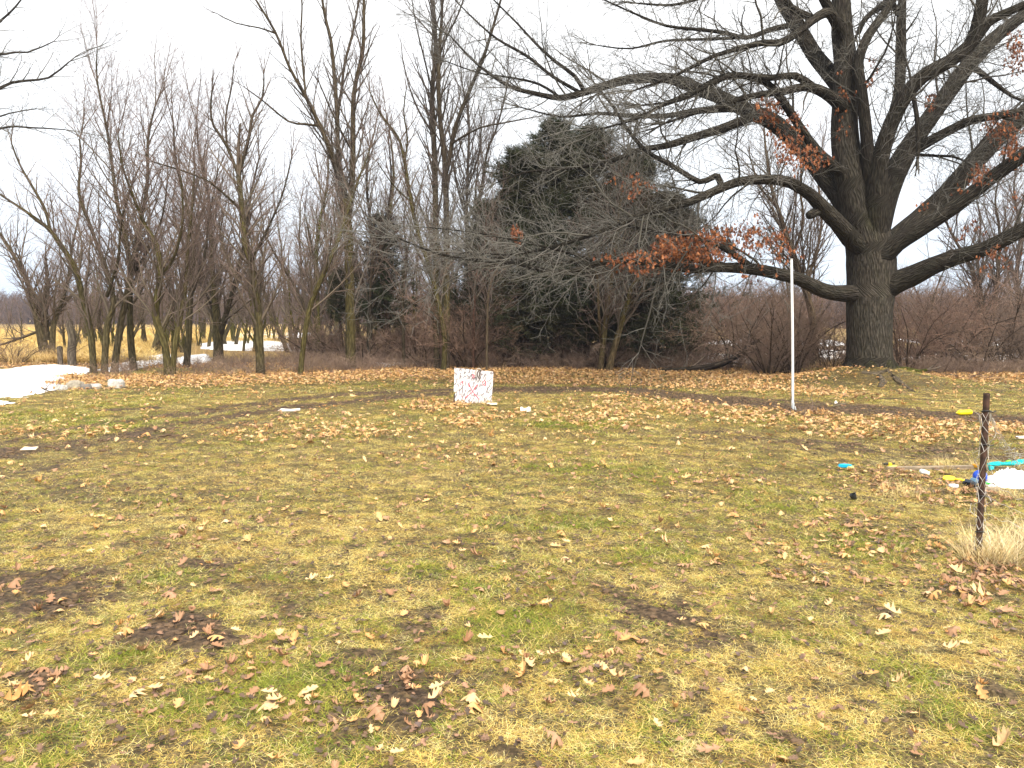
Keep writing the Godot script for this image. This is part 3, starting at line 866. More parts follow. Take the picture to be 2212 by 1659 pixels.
	wood_tree("bare tree just past the left edge reaching thin limbs over the snow", 18.0, [
		[[-240, 815, 34], [-235, 600, 29], [-225, 420, 25], [-212, 250, 20], [-200, 60, 14], [-190, -80, 9]],
		[[-222, 400, 13], [-120, 280, 10, .3], [0, 190, 6, .5], [60, 174, 5, .6], [105, 168, 4, .7], [150, 133, 2.5, .8]],
		[[-215, 270, 11], [-110, 180, 8, -.5], [0, 118, 5, -.8], [60, 113, 3.5, -.9], [115, 90, 2, -1]],
		[[-205, 170, 10], [-90, 110, 7, .6], [0, 46, 4.5, 1], [45, 0, 3, 1.2], [60, -40, 2, 1.3]],
		[[-226, 430, 12], [-110, 330, 8, 1], [0, 278, 5, 1.6], [70, 276, 3.5, 1.9], [140, 280, 2, 2.1]],
		[[-110, 330, 6, 1], [-40, 270, 4.5, .6], [20, 245, 3, .4], [80, 235, 2, .3]]], "oak", 2.2, 0.14, 1.3, Color(0.09, 0.08, 0.07), 0.3)

func scrub_prototype(h: float, seed_: int) -> Array:
	rng.seed = seed_
	var P := twig_params("scrub")
	var tr := Acc.new()
	var cr := Acc.new()
	var n := rng.randi_range(1, 3)
	for s in n:
		var lean := Vector3(rf(-0.3, 0.3), 1, rf(-0.3, 0.3)).normalized()
		var pts := PackedVector3Array()
		var rads := PackedFloat32Array()
		var p := Vector3(rf(-0.2, 0.2) * (n - 1), -0.1, rf(-0.2, 0.2) * (n - 1))
		var d := lean
		var hh := h * rf(0.7, 1.0)
		var r0 := hh * rf(0.010, 0.016)
		for k in 12:
			pts.append(p)
			rads.append(r0 * (1.0 - 0.8 * k / 11.0))
			d = (d + rvec() * 0.16 + UPV * 0.06).normalized()
			p += d * hh / 12.0
		stem(tr, pts, rads, 7, Color(0.125, 0.1, 0.07), Color(0.13, 0.125, 0.03), 0.5)
		sprout(cr, pts, rads, 5.0, 0.15, 0.28, 2.4, P)
	return [commit(tr), commit(cr)]

func build_filler() -> void:
	# trees deeper in the wood: three grown kinds, set out again and again
	var protos := []
	for k in 6:
		protos.append(scrub_prototype([5.5, 6.5, 7.5, 6.0, 8.5, 4.5][k], 400 + k))
	rng.seed = 77
	var spots := []
	for k in 90:
		var px := lerpf(140, 1090, (k + rng.randf()) / 90.0)
		var d := rf(26.5, 46.0) if px > 640 else rf(34.0, 52.0)
		spots.append([px, d, -1])
	for k in 22:
		spots.append([lerpf(1450, 2260, (k + rng.randf()) / 22.0), rf(32, 52), -1])
	for k in 8:
		spots.append([lerpf(-60, 140, rng.randf()), rf(44, 70), -1])
	for s in spots:
		var p := at_depth(s[0], 780, s[1])
		var k := rng.randi() % 6
		var sc := rf(0.85, 1.3)
		if s[0] < 180: sc *= 0.55
		elif s[0] > 1400: sc *= 0.8
		elif s[0] < 300: sc *= 0.8
		var o := thing("thicket_tree", "slender bare tree deep inside the wood behind the front row" if s[0] < 1100 and s[0] > 140 else ("slender bare tree standing behind the brown thicket beyond the oak" if s[0] > 1100 else "small bare tree out by the hay field edge"), "tree", Vector3(p.x, height_at(p.x, p.z), p.z), rf(0, TAU), "background trees of the wood")
		o.scale = Vector3.ONE * sc
		part("trunk", protos[k][0], bark, o)
		part("crown", protos[k][1], twig_mat, o)

func shrub_prototype(seed_: int, h: float, spread: float, stems: int) -> Array:
	rng.seed = seed_
	var P := twig_params("shrub")
	var tr := Acc.new()
	var cr := Acc.new()
	for s in stems:
		var az := TAU * s / stems + rf(-0.4, 0.4)
		var out := Vector3(cos(az), 0, sin(az))
		var pts := PackedVector3Array()
		var rads := PackedFloat32Array()
		var p := out * rf(0.03, 0.2) + Vector3(0, -0.08, 0)
		var d := (out * rf(0.1, 0.9) * spread + UPV).normalized()
		var hh := h * rf(0.7, 1.15)
		var r0 := rf(0.014, 0.034)
		for k in 9:
			pts.append(p)
			rads.append(r0 * (1.0 - 0.75 * k / 8.0))
			d = (d + rvec() * 0.16 + out * 0.05 - UPV * 0.03 * k * 0.5).normalized()
			p += d * hh / 9.0
		stem(tr, pts, rads, 5, Color(0.12, 0.09, 0.065), Color(0.12, 0.1, 0.04), 0.3)
		sprout(cr, pts, rads, 6.5, 0.08, 0.4, 1.2, P, 0.1)
	return [commit(tr), commit(cr)]

func build_shrubs() -> void:
	var protos := []
	for k in 5:
		protos.append(shrub_prototype(900 + k, [2.6, 2.2, 3.0, 1.6, 2.4][k], [0.9, 1.2, 0.7, 1.2, 1.0][k], [13, 12, 12, 10, 14][k]))
	rng.seed = 321
	var spots := [[1662, 21.2, 0, 1.0], [1712, 21.4, 2, 0.9], [1590, 24.0, 2, 1.0], [1520, 25.5, 4, 0.95], [1800, 24.0, 1, 1.0], [1950, 22.5, 0, 1.0], [1990, 24.5, 4, 1.1], [2050, 23.5, 2, 1.0], [2110, 22.8, 1, 1.1], [2170, 23.8, 0, 1.05], [2230, 23.0, 4, 1.1], [2280, 24.0, 2, 1.1]]
	for k in 13:
		spots.append([lerpf(1480, 1860, rng.randf()), rf(25, 34), rng.randi() % 5, rf(0.95, 1.3)])
	for k in 13:
		spots.append([lerpf(1910, 2330, rng.randf()), rf(25, 36), rng.randi() % 5, rf(0.95, 1.35)])
	for k in 34:
		spots.append([lerpf(640, 1130, (k + rng.randf()) / 34.0), rf(23.5, 33), 3 if rng.randf() < 0.6 else rng.randi() % 5, rf(0.7, 1.1)])
	for k in 7:
		spots.append([lerpf(1260, 1480, rng.randf()), rf(23.4, 24.5), 3, rf(0.7, 1.0)])
	for k in 4:
		spots.append([lerpf(20, 190, rng.randf()), rf(26.5, 30), 3, rf(0.5, 0.75)])
	for k in 12:
		spots.append([lerpf(1090, 1460, (k + rng.randf()) / 12.0), rf(27.5, 33), rng.randi() % 5, rf(0.9, 1.2)])
	var tints := []
	for c in [Color(1, 1, 1), Color(0.66, 0.7, 0.72), Color(0.85, 0.88, 0.86), Color(0.95, 0.88, 0.86)]:
		var tm: StandardMaterial3D = twig_mat.duplicate()
		tm.albedo_color = c.linear_to_srgb()
		tints.append(tm)
	for s in spots:
		var p := at_depth(s[0], 790, s[1])
		var lb := "leafless brown shrub of arching stems in the thicket around the oak"
		if s[0] < 1490: lb = "low leafless shrub tangled under the wood edge trees"
		var o := thing("bare_shrub", lb, "shrub", Vector3(p.x, height_at(p.x, p.z), p.z), rf(0, TAU), "leafless shrubs of the undergrowth")
		o.scale = Vector3(s[3], s[3] * rf(0.75, 1.2), s[3])
		part("stems", protos[s[2]][0], bark, o)
		part("twigs", protos[s[2]][1], tints[rng.randi() % 4], o)

func build_cedars() -> void:
	# one spray of scale foliage: many small blades along a drooping fan
	rng.seed = 55
	var sp := Acc.new()
	for b in 7:
		var d0 := Vector3(rf(-0.7, 0.7), rf(-0.25, 0.45), 1.0).normalized()
		var p := Vector3(rf(-0.03, 0.03), 0, 0)
		for k in 7:
			var q := p + d0 * 0.045
			for s in 2:
				var dd := (d0 + rvec() * 0.9).normalized()
				var sd := dd.cross(UPV).normalized().rotated(dd, rf(0, PI)) * rf(0.006, 0.011)
				var tone := rf(0.6, 1.35)
				var c := Color(tone * rf(0.9, 1.2), tone, tone * rf(0.8, 1.1))
				var at := sp.v.size()
				sp.v.append_array(PackedVector3Array([q - sd, q + sd, q + dd * rf(0.05, 0.09)]))
				for j in 3: sp.c.append(c)
				sp.i.append_array([at, at + 1, at + 2])
			p = q
			d0 = (d0 + Vector3(0, -0.05, 0) + rvec() * 0.15).normalized()
	var spray := commit(sp)
	var fm := vc_mat(0.8, 0.25)
	fm.backlight_enabled = true
	fm.backlight = Color(0.15, 0.2, 0.1)
	# px of trunk, base py, depth, top px, top py, widest half-width in px, where the skirt ends, label, sprays
	var rows := [
		[1132, 800, 25.2, 1118, 330, 92, 0.08, "dark green cedar on the left of the cedar group", 4200],
		[1202, 803, 25.0, 1196, 276, 118, 0.08, "tallest dark green cedar with a thick shaded trunk", 5600],
		[1262, 801, 25.6, 1282, 282, 115, 0.09, "dark green cedar with bronze tinge right of the tallest one", 5200],
		[1340, 800, 26.5, 1375, 330, 105, 0.08, "bronze-green cedar behind the two-stemmed leaning tree", 4200],
		[1401, 801, 24.6, 1450, 430, 105, 0.05, "cedar at the right end of the group above the fallen limb", 4200],
		[1050, 797, 26.8, 1052, 440, 62, 0.15, "narrow thin cedar beside the twin trunks", 1900],
		[836, 797, 26.0, 832, 470, 60, 0.25, "sparse olive cedar inside the wood", 1100],
		[736, 797, 27.0, 738, 590, 30, 0.45, "small cedar behind the tall leader tree", 350]]
	for r in rows:
		var depth: float = r[2]
		var b0 := at_depth(r[0], r[1], depth)
		var base := Vector3(b0.x, height_at(b0.x, b0.z), b0.z)
		var top := at_depth(r[3], r[4], depth) - base
		var wide: float = r[5] / FOC * depth * 1.12
		var t := thing("cedar_tree", r[7], "tree", base, 0.0, "evergreen cedars of the wood edge")
		var tr := Acc.new()
		var pts := PackedVector3Array()
		var rads := PackedFloat32Array()
		for k in 10:
			var f := k / 9.0
			pts.append(Vector3(top.x * f + 0.06 * sin(f * 7.0 + r[0]), top.y * f - 0.1, top.z * f + 0.06 * cos(f * 6.0)))
			rads.append(lerpf(0.15 * wide / 1.6 + 0.03, 0.012, f))
		stem(tr, pts, rads, 8, Color(0.14, 0.1, 0.075), Color(0.1, 0.09, 0.045), 0.2, 0.1)
		var xf := []
		var cols := PackedColorArray()
		var nb := 120 if r[8] > 2000 else 50
		var per := int(r[8] / nb)
		for k in nb:
			var f: float = lerpf(r[6], 0.985, pow((k + rng.randf()) / nb, 0.9))
			var prof := pow(clampf((1.0 - f) / 0.82, 0.0, 1.0), 0.6) * clampf((f - r[6] + 0.12) / 0.22, 0.3, 1.0)
			var az := k * 2.4 + rf(-0.5, 0.5)
			var l: float = wide * prof * rf(0.55, 1.2) * (1.0 + 0.45 * noise_b.get_noise_3d(cos(az) * 14.0, f * 90.0, sin(az) * 14.0 + r[0])) + 0.12
			if rng.randf() < 0.16: l *= rf(1.15, 1.45)
			var org := Vector3(top.x * f, top.y * f, top.z * f)
			var d := Vector3(cos(az), rf(-0.05, 0.55), sin(az)).normalized()
			var bp := PackedVector3Array()
			var br := PackedFloat32Array()
			var q := org
			var dd := d
			for j in 6:
				bp.append(q)
				br.append(lerpf(0.03, 0.006, j / 5.0) * clampf(l, 0.3, 1.0))
				q += dd * l / 5.0
				dd = (dd + UPV * (0.07 if f > 0.45 else -0.03) + rvec() * 0.12).normalized()
			rod(tr, bp, br, 4, Color(0.13, 0.1, 0.08))
			for j in bp.size() * 4: tr.u.append(Vector2.ZERO)
			for j in int(per * rf(0.35, 1.25)):
				var g := pow(rng.randf(), 0.6)
				var fi := g * 5.0
				var i0 := mini(int(fi), 4)
				var pos := bp[i0].lerp(bp[i0 + 1], fi - i0) + rvec() * 0.26 * (0.4 + l * 0.6)
				var dir := (d * 0.7 + rvec() * 0.75 + UPV * (0.35 if f > 0.5 else 0.05)).normalized()
				var xb := Basis.looking_at(-dir, UPV if absf(dir.y) < 0.95 else Vector3.RIGHT).scaled(Vector3.ONE * rf(0.55, 1.0))
				xf.append(Transform3D(xb, pos))
				var green := Color(0.03, 0.044, 0.024).lerp(Color(0.066, 0.084, 0.045), rng.randf())
				var bronze := clampf(noise_a.get_noise_3d((pos.x + base.x) * 14.0, pos.y * 14.0, pos.z * 14.0) * 1.3 + 0.1, 0.0, 1.0)
				cols.append(green.lerp(Color(0.11, 0.085, 0.058), clampf(bronze + f * 0.3, 0.0, 1.0) * (0.7 if r[0] > 1250 else 0.45)))
		part("trunk", commit(tr), bark, t)
		multi("crown", spray, fm, xf, cols, "", "", t)

# ---------------------------------------------------------------- the great oak
func r3(rows: Array, dz := 0.0) -> Array:
	var out := []
	for r in rows:
		out.append([1437.8 + 0.35 * r[0], 0.35 * r[1], 0.35 * r[2], (r[3] if r.size() > 3 else 0.0) + dz])
	return out

func build_oak() -> void:
	var depth := 19.5
	rng.seed = 1234
	var col := Color(0.07, 0.063, 0.052)
	var moss := Color(0.085, 0.085, 0.03)
	var t := thing("oak_tree", "great bare oak on a mound with spreading limbs and clinging rust leaves", "tree", oak_at)
	var trunk := r3([[1262, 2310, 340], [1262, 2272, 300], [1264, 2200, 262], [1262, 2100, 250], [1260, 1920, 250], [1272, 1760, 268], [1272, 1620, 280], [1255, 1500, 262], [1225, 1380, 235], [1190, 1240, 205], [1150, 1100, 180], [1120, 960, 165], [1105, 800, 155], [1108, 600, 148], [1108, 400, 140], [1090, 200, 128], [1085, 40, 112], [1070, -200, 90], [1050, -460, 60], [1040, -720, 35]])
	# limbs: rows in the zoomed crop of the upper right corner; dz grows toward the camera
	var limbs := [
		# long low limb to the left
		[r3([[1230, 1815, 110, -.1], [1120, 1812, 108, .25], [1020, 1805, 98, .5], [930, 1775, 92, .7], [830, 1725, 86, .95], [700, 1692, 80, 1.2], [550, 1662, 78, 1.4], [400, 1652, 66, 1.6], [250, 1652, 60, 1.8], [158, 1662, 56, 1.9], [0, 1632, 52, 2.1], [-200, 1612, 46, 2.3], [-404, 1618, 42, 2.5], [-600, 1680, 38, 2.7], [-750, 1668, 32, 2.8], [-900, 1630, 28, 2.9], [-1100, 1610, 24, 3.0], [-1300, 1590, 18, 3.1], [-1480, 1540, 13, 3.1], [-1650, 1470, 9, 3.2]]), 0.8],
		[r3([[420, 1655, 44, 1.55], [250, 1612, 42, 1.5], [158, 1602, 40, 1.4], [0, 1590, 36, 1.3], [-300, 1612, 30, 1.2], [-650, 1620, 22, 1.1], [-950, 1600, 15, 1.0], [-1200, 1560, 9, 1.0]]), 0.8],
		[r3([[540, 1655, 46, 1.4], [450, 1590, 42, 1.7], [350, 1525, 38, 1.9], [230, 1480, 34, 2.1], [80, 1440, 28, 2.3], [-100, 1420, 20, 2.4], [-300, 1380, 12, 2.5]]), 1.4],
		[r3([[-420, 1620, 20, 2.5], [-600, 1560, 16, 2.8], [-850, 1500, 13, 3.0], [-1150, 1440, 10, 3.1], [-1500, 1400, 6, 3.2]]), 0.8],
		# second left limb with the stub
		[r3([[1220, 1540, 130, .15], [1140, 1470, 118, .4], [1060, 1375, 104, .7], [970, 1285, 100, 1.0], [890, 1200, 82, 1.2], [750, 1120, 70, 1.5], [600, 1108, 64, 1.7], [450, 1122, 60, 1.9], [300, 1180, 54, 2.1], [150, 1245, 50, 2.2], [0, 1285, 46, 2.4], [-120, 1310, 42, 2.5], [-320, 1400, 34, 2.7], [-520, 1470, 27, 2.8], [-720, 1530, 20, 2.9], [-960, 1570, 14, 3.0], [-1250, 1560, 9, 3.0]]), 0.9],
		[r3([[960, 1290, 70, .95], [905, 1320, 62, 1.1], [880, 1330, 52, 1.15]]), 0.0],
		[r3([[345, 1150, 44, 2.0], [320, 1085, 40, 2.0], [290, 1095, 38, 1.95], [210, 1122, 36, 1.9], [100, 1060, 34, 1.7], [0, 1000, 32, 1.5], [-110, 940, 28, 1.3], [-220, 820, 24, 1.1], [-330, 650, 18, .9], [-450, 500, 11, .8]]), 0.9],
		# third, great arching left limb
		[r3([[1170, 1330, 170, -.1], [1080, 1200, 145, -.3], [1000, 1110, 130, -.5], [900, 980, 120, -.7], [780, 850, 112, -.9], [650, 745, 108, -1.1], [500, 680, 98, -1.3], [350, 605, 90, -1.5], [200, 550, 82, -1.7], [80, 500, 74, -1.8], [0, 482, 68, -1.9], [-212, 488, 58, -2.0], [-360, 525, 50, -2.1], [-510, 572, 44, -2.2], [-650, 604, 38, -2.2], [-810, 576, 30, -2.3], [-960, 535, 24, -2.3], [-1120, 430, 18, -2.3], [-1230, 330, 13, -2.4], [-1330, 220, 8, -2.4]]), 0.7],
		[r3([[-500, 570, 30, -2.2], [-560, 470, 26, -2.0], [-680, 380, 22, -1.9], [-800, 270, 18, -1.8], [-920, 140, 13, -1.8], [-1060, 0, 9, -1.7], [-1150, -100, 6, -1.7]]), 0.9],
		[r3([[-520, 575, 24, -2.2], [-700, 470, 22, -2.4], [-850, 350, 19, -2.6], [-1040, 240, 15, -2.7], [-1180, 120, 11, -2.8], [-1300, 0, 7, -2.9]]), 0.9],
		[r3([[-650, 602, 20, -2.2], [-780, 520, 17, -2.4], [-950, 480, 14, -2.5], [-1150, 450, 10, -2.6], [-1350, 380, 6, -2.7]]), 0.8],
		[r3([[560, 712, 62, -1.2], [450, 755, 62, -1.0], [330, 800, 58, -.8], [180, 845, 52, -.6], [0, 900, 44, -.4], [-160, 925, 36, -.2], [-360, 1000, 28, 0], [-600, 1040, 20, .1], [-850, 1060, 12, .2], [-1050, 1130, 7, .3]]), 0.9],
		[r3([[480, 668, 54, -1.3], [330, 672, 50, -1.1], [150, 690, 42, -1.0], [0, 715, 36, -.9], [-200, 715, 28, -.8], [-420, 700, 20, -.8], [-650, 720, 13, -.8], [-900, 660, 8, -.8]]), 0.9],
		# inner limb behind the leaves
		[r3([[1080, 1060, 70, .3], [960, 960, 66, .6], [880, 860, 60, .9], [800, 740, 54, 1.1], [720, 620, 50, 1.3], [620, 510, 46, 1.4], [450, 462, 40, 1.5], [330, 480, 36, 1.6], [200, 550, 30, 1.7], [0, 640, 24, 1.8], [-200, 740, 18, 1.9], [-420, 800, 11, 2.0]]), 1.0],
		[r3([[1090, 660, 84, .4], [1020, 600, 74, .7], [950, 558, 66, .9], [860, 535, 54, 1.1], [740, 562, 48, 1.3], [600, 582, 42, 1.5], [450, 612, 36, 1.7], [330, 665, 30, 1.8], [180, 700, 22, 1.9], [0, 760, 14, 2.0]]), 1.0],
		[r3([[900, 530, 50, 1.0], [800, 468, 46, 1.3], [650, 480, 40, 1.6], [500, 466, 36, 1.8], [380, 476, 32, 2.0], [220, 550, 26, 2.2], [80, 620, 18, 2.3], [-150, 650, 11, 2.4]]), 1.0],
		# upper left
		[r3([[1100, 560, 120, -.2], [1010, 450, 112, -.5], [920, 340, 102, -.8], [860, 240, 96, -1.0], [800, 140, 90, -1.2], [730, 30, 80, -1.4], [650, -120, 66, -1.7], [560, -300, 48, -2.0], [480, -480, 28, -2.3]]), 0.9],
		[r3([[1085, 220, 76, .3], [1030, 100, 66, .6], [980, 80, 62, .8], [900, 130, 54, 1.1], [800, 212, 50, 1.3], [700, 266, 45, 1.5], [600, 264, 40, 1.7], [450, 302, 34, 1.9], [300, 345, 29, 2.1], [150, 420, 23, 2.2], [0, 490, 17, 2.3], [-200, 560, 10, 2.4]]), 1.0],
		[r3([[920, 120, 50, 1.0], [780, 52, 46, 1.3], [735, -20, 42, 1.5], [640, -140, 34, 1.7], [500, -220, 24, 1.9], [300, -260, 14, 2.0]]), 1.0],
		[r3([[800, 150, 40, -1.2], [650, 182, 35, -.9], [500, 232, 30, -.6], [350, 200, 26, -.4], [200, 182, 22, -.2], [0, 158, 17, 0], [-200, 80, 12, .1], [-420, -20, 8, .2]]), 1.0],
		[r3([[480, 232, 24, -.6], [250, 242, 20, -.8], [0, 252, 16, -1.0], [-220, 300, 11, -1.1], [-420, 280, 7, -1.2]]), 1.0],
		[r3([[1040, 120, 70, .3], [980, 0, 60, .5], [880, -180, 46, .9], [760, -360, 30, 1.2]]), 0.9],
		[r3([[690, -60, 34, -1.6], [480, -60, 28, -1.8], [250, -20, 22, -2.0], [50, 30, 16, -2.1], [-180, 20, 10, -2.2]]), 1.1],
		# dark upright stem beside the leader
		[r3([[1270, 1200, 90, .3], [1255, 1040, 86, .4], [1245, 900, 82, .45], [1230, 740, 78, .5], [1205, 520, 72, .5], [1190, 380, 68, .4], [1250, 220, 60, .2], [1330, 110, 54, 0], [1410, -20, 46, -.2], [1480, -220, 34, -.4], [1530, -420, 20, -.6]]), 0.9],
		[r3([[1190, 200, 36, .1], [1230, 120, 34, -.4], [1320, 40, 30, -.8], [1440, -60, 22, -1.2]]), 0.9],
		# right-hand stems
		[r3([[1262, 1580, 180, .1], [1285, 1420, 180, .2], [1300, 1200, 150, .4], [1310, 1050, 120, .5], [1360, 850, 104, .6], [1425, 690, 98, .7], [1510, 550, 94, .8], [1610, 455, 90, .9], [1750, 380, 86, 1.0], [1870, 285, 82, 1.1], [1920, 180, 78, 1.2], [1955, 0, 70, 1.3], [1990, -220, 52, 1.4], [2020, -420, 32, 1.5]]), 0.9],
		[r3([[1268, 1590, 180, -.1], [1310, 1370, 180, -.25], [1390, 1120, 150, -.5], [1510, 900, 126, -.7], [1640, 715, 112, -.9], [1750, 560, 104, -1.1], [1870, 400, 98, -1.3], [2000, 260, 90, -1.5], [2130, 155, 82, -1.7], [2300, 20, 70, -1.9], [2500, -160, 52, -2.1], [2700, -340, 30, -2.3]]), 0.9],
		[r3([[1390, 760, 64, .1], [1440, 560, 62, -.3], [1452, 300, 62, -.5], [1455, 90, 56, -.7], [1470, -100, 44, -.9], [1490, -320, 26, -1.1]]), 0.9],
		[r3([[1455, 110, 40, -.7], [1400, 28, 38, -.5], [1300, 62, 32, -.2], [1220, 130, 24, 0], [1170, 240, 14, .2]]), 1.0],
		[r3([[1905, 260, 60, 1.1], [1990, 140, 58, 1.2], [2080, 90, 54, 1.3], [2212, 30, 48, 1.4], [2400, -60, 38, 1.5], [2600, -160, 22, 1.6]]), 0.9],
		[r3([[1545, 920, 74, -.6], [1650, 860, 66, -.4], [1800, 780, 60, -.2], [1900, 738, 56, 0], [2060, 712, 50, .2], [2212, 682, 44, .4], [2400, 620, 34, .6], [2600, 560, 20, .8]]), 1.0],
		[r3([[1880, 400, 40, -1.3], [1960, 460, 34, -1.0], [2050, 530, 28, -.8], [2150, 600, 20, -.6], [2260, 640, 12, -.4]]), 1.2],
		# great right limbs
		[r3([[1310, 1560, 170, -.2], [1440, 1460, 140, -.4], [1600, 1325, 132, -.7], [1780, 1150, 130, -1.0], [1950, 950, 128, -1.3], [2100, 800, 118, -1.5], [2212, 705, 110, -1.7], [2420, 520, 90, -2.0], [2640, 330, 66, -2.3], [2860, 140, 36, -2.6]]), 0.8],
		[r3([[1320, 1590, 160, .3], [1430, 1500, 118, .5], [1600, 1395, 108, .8], [1800, 1265, 100, 1.1], [2000, 1105, 94, 1.4], [2212, 955, 88, 1.7], [2420, 800, 70, 2.0], [2660, 660, 48, 2.2], [2880, 540, 26, 2.4]]), 0.8],
		[r3([[1310, 1800, 170, .1], [1420, 1742, 150, .35], [1520, 1702, 138, .6], [1650, 1640, 118, .9], [1800, 1585, 110, 1.2], [1950, 1542, 102, 1.5], [2100, 1472, 96, 1.8], [2212, 1415, 92, 2.0], [2420, 1310, 76, 2.3], [2660, 1240, 50, 2.6], [2880, 1180, 26, 2.8]]), 0.8],
		[r3([[1700, 1610, 60, .9], [1760, 1560, 46, 1.0], [1830, 1556, 34, 1.05]]), 0.0],
		[r3([[1490, 950, 26, -.7], [1600, 958, 22, -.7], [1700, 962, 20, -.3], [1780, 968, 17, 0], [1860, 1002, 10, .2]]), 1.2],
		# a hanging dead stub of birch-grey wood
		[r3([[1520, 560, 26, .9], [1548, 700, 30, 1.0], [1560, 850, 30, 1.0], [1556, 980, 20, 1.0]]), 0.3],
	]
	var P := twig_params("oak")
	var B := P.duplicate()
	B.merge({"max": 3, "seg": 0.28, "dens": [3.4, 4.2, 5.0], "ratio": 0.42, "ang": [48, 48, 46, 44]}, true)
	var tr := Acc.new()
	var e := traced(trunk, depth)
	var pts: PackedVector3Array = e[0]
	var rads: PackedFloat32Array = e[1]
	for j in pts.size(): pts[j] -= oak_at
	stem(tr, pts, rads, 30, col * 1.45, moss, 0.2, 0.10)
	# root flare
	for k in 7:
		var az := k * 0.9 + 0.2
		var o := Vector3(cos(az), 0, sin(az))
		stem(tr, PackedVector3Array([pts[2] + o * 0.25 + UPV * 0.25, pts[0] + o * 0.52 + UPV * 0.12, pts[0] + o * 0.8 - UPV * 0.1]), PackedFloat32Array([0.24, 0.2, 0.1]), 8, col, moss, 0.5, 0.15)
	part("trunk", commit(tr), oak_bark, t)
	var cr := Acc.new()
	keep_tips = true
	tips.clear()
	sprout(cr, pts.slice(pts.size() * 2 / 3), rads.slice(rads.size() * 2 / 3), 4.0, 0.1, 0.25, 1.6, P)
	for l in limbs:
		var a := Acc.new()
		var q := traced(l[0], depth)
		var lp: PackedVector3Array = q[0]
		var lr: PackedFloat32Array = q[1]
		for j in lp.size():
			lp[j] -= oak_at
			lr[j] *= 0.93
		stem(a, lp, lr, 14 if lr[0] > 0.15 else (10 if lr[0] > 0.07 else 8), col, moss, 0.2, 0.09)
		part("limb", commit(a), oak_bark, t)
		if l[1] > 0.0:
			# big wood carries side boughs, small wood twigs
			sprout(cr, lp, lr, 7.5 * l[1], 0.2, 0.2, 1.7, P, 0.12, 0.6)
			sprout(cr, lp, lr, 2.5 * l[1], 0.25, 0.32, 3.0, B, 0.2, 0.5)
	part("crown", commit(cr), twig_mat, t)
	keep_tips = false
	# surface roots on the mound
	for r in [[[1862, 806, 9], [1893, 809, 11], [1917, 802, 12], [1934, 818, 12], [1955, 836, 10], [1974, 846, 5]], [[1900, 812, 9], [1908, 826, 10], [1900, 838, 6]]]:
		var a := Acc.new()
		var rp := PackedVector3Array()
		var rr := PackedFloat32Array()
		for p in r:
			var g := mound_point(p[0], p[1])
			rp.append(g - oak_at - UPV * 0.02)
			rr.append(p[2] * 0.65 * 19.0 / FOC)
		stem(a, rp, rr, 8, Color(0.2, 0.165, 0.12), moss, 0.2, 0.3)
		part("root", commit(a), oak_bark, t)
	# clinging leaves: at twig ends inside the clusters seen in the photograph
	var clusters := [[1480, 535, 75, 45, .9], [1560, 525, 70, 45, .85], [1620, 500, 45, 40, .6], [1400, 560, 60, 28, .5], [1330, 560, 45, 20, .35], [1700, 530, 60, 55, .75], [1750, 575, 55, 45, .6], [1640, 585, 60, 22, .5], [1790, 625, 35, 16, .9], [1700, 280, 45, 60, .75], [1720, 330, 45, 40, .7], [1830, 250, 26, 60, .9], [1770, 340, 32, 40, .6], [1665, 235, 35, 35, .5], [1815, 180, 16, 34, .6], [1118, 500, 10, 20, .9], [1340, 390, 40, 22, .08], [1385, 400, 36, 30, .1], [2090, 495, 42, 34, .6], [2155, 560, 55, 36, .55], [2115, 375, 34, 26, .5], [2165, 275, 45, 40, .5], [2195, 110, 25, 50, .5], [1995, 437, 20, 14, .8], [1955, 462, 14, 12, .7], [2190, 330, 26, 40, .5], [2070, 410, 20, 18, .5], [1880, 150, 14, 30, .4], [2010, 215, 14, 16, .6], [2200, 430, 20, 30, .4]]
	var lm := [oak_leaf_mesh(11, 0.9), oak_leaf_mesh(12, -0.8), oak_leaf_mesh(13, 0.5)]
	var placed := []
	for tp in tips:
		var wp := tp + oak_at
		var px := to_pixel(wp)
		for c in clusters:
			var u := Vector2((px.x - c[0]) / c[2], (px.y - c[1]) / c[3]).length_squared()
			if u < 1.0 and rng.randf() < c[4] * (1.15 - u):
				for k in rng.randi_range(1, 3):
					var hang := Basis(Vector3(0, 0, 1), -PI * 0.5 + rf(-0.6, 0.6)).rotated(UPV, rf(0, TAU)).scaled(Vector3(rf(0.08, 0.14), rf(0.06, 0.12), rf(0.05, 0.12)))
					placed.append([wp.z, Transform3D(hang, tp + rvec() * 0.07 - UPV * 0.06)])
				break
	placed.sort_custom(func(p, q): return p[0] > q[0])
	var rust := vc_mat(0.6, 0.4)
	rust.backlight_enabled = true
	rust.backlight = Color(0.35, 0.25, 0.2)
	var rust_mats := []
	for c in [Color(0.25, 0.085, 0.032), Color(0.32, 0.125, 0.045), Color(0.18, 0.06, 0.03)]:
		var m: StandardMaterial3D = rust.duplicate()
		m.albedo_color = c.linear_to_srgb()
		rust_mats.append(m)
	var rest := []
	var cols := PackedColorArray()
	for k in placed.size():
		if k < 300:
			var o := part("leaf", lm[k % 3], rust_mats[rng.randi() % 3], t)
			o.transform = placed[k][1]
		else:
			rest.append(placed[k][1])
			cols.append(Color(0.17, 0.058, 0.03).lerp(Color(0.33, 0.125, 0.045), rng.randf()))
	print("oak leaves ", placed.size(), " tips ", tips.size())
	if rest.size(): multi("clinging_leaves", lm[0], rust, rest, cols, "", "", t)

func mound_point(px: float, py: float) -> Vector3:
	var d := ray(px, py)
	var best := on_ground(px, py)
	var k := 16.0
	while k < 23.0:
		var p := Vector3(0, EYE, 0) + d * (k / -d.z)
		if p.y < height_at(p.x, p.z):
			return Vector3(p.x, height_at(p.x, p.z), p.z)
		k += 0.03
	return best

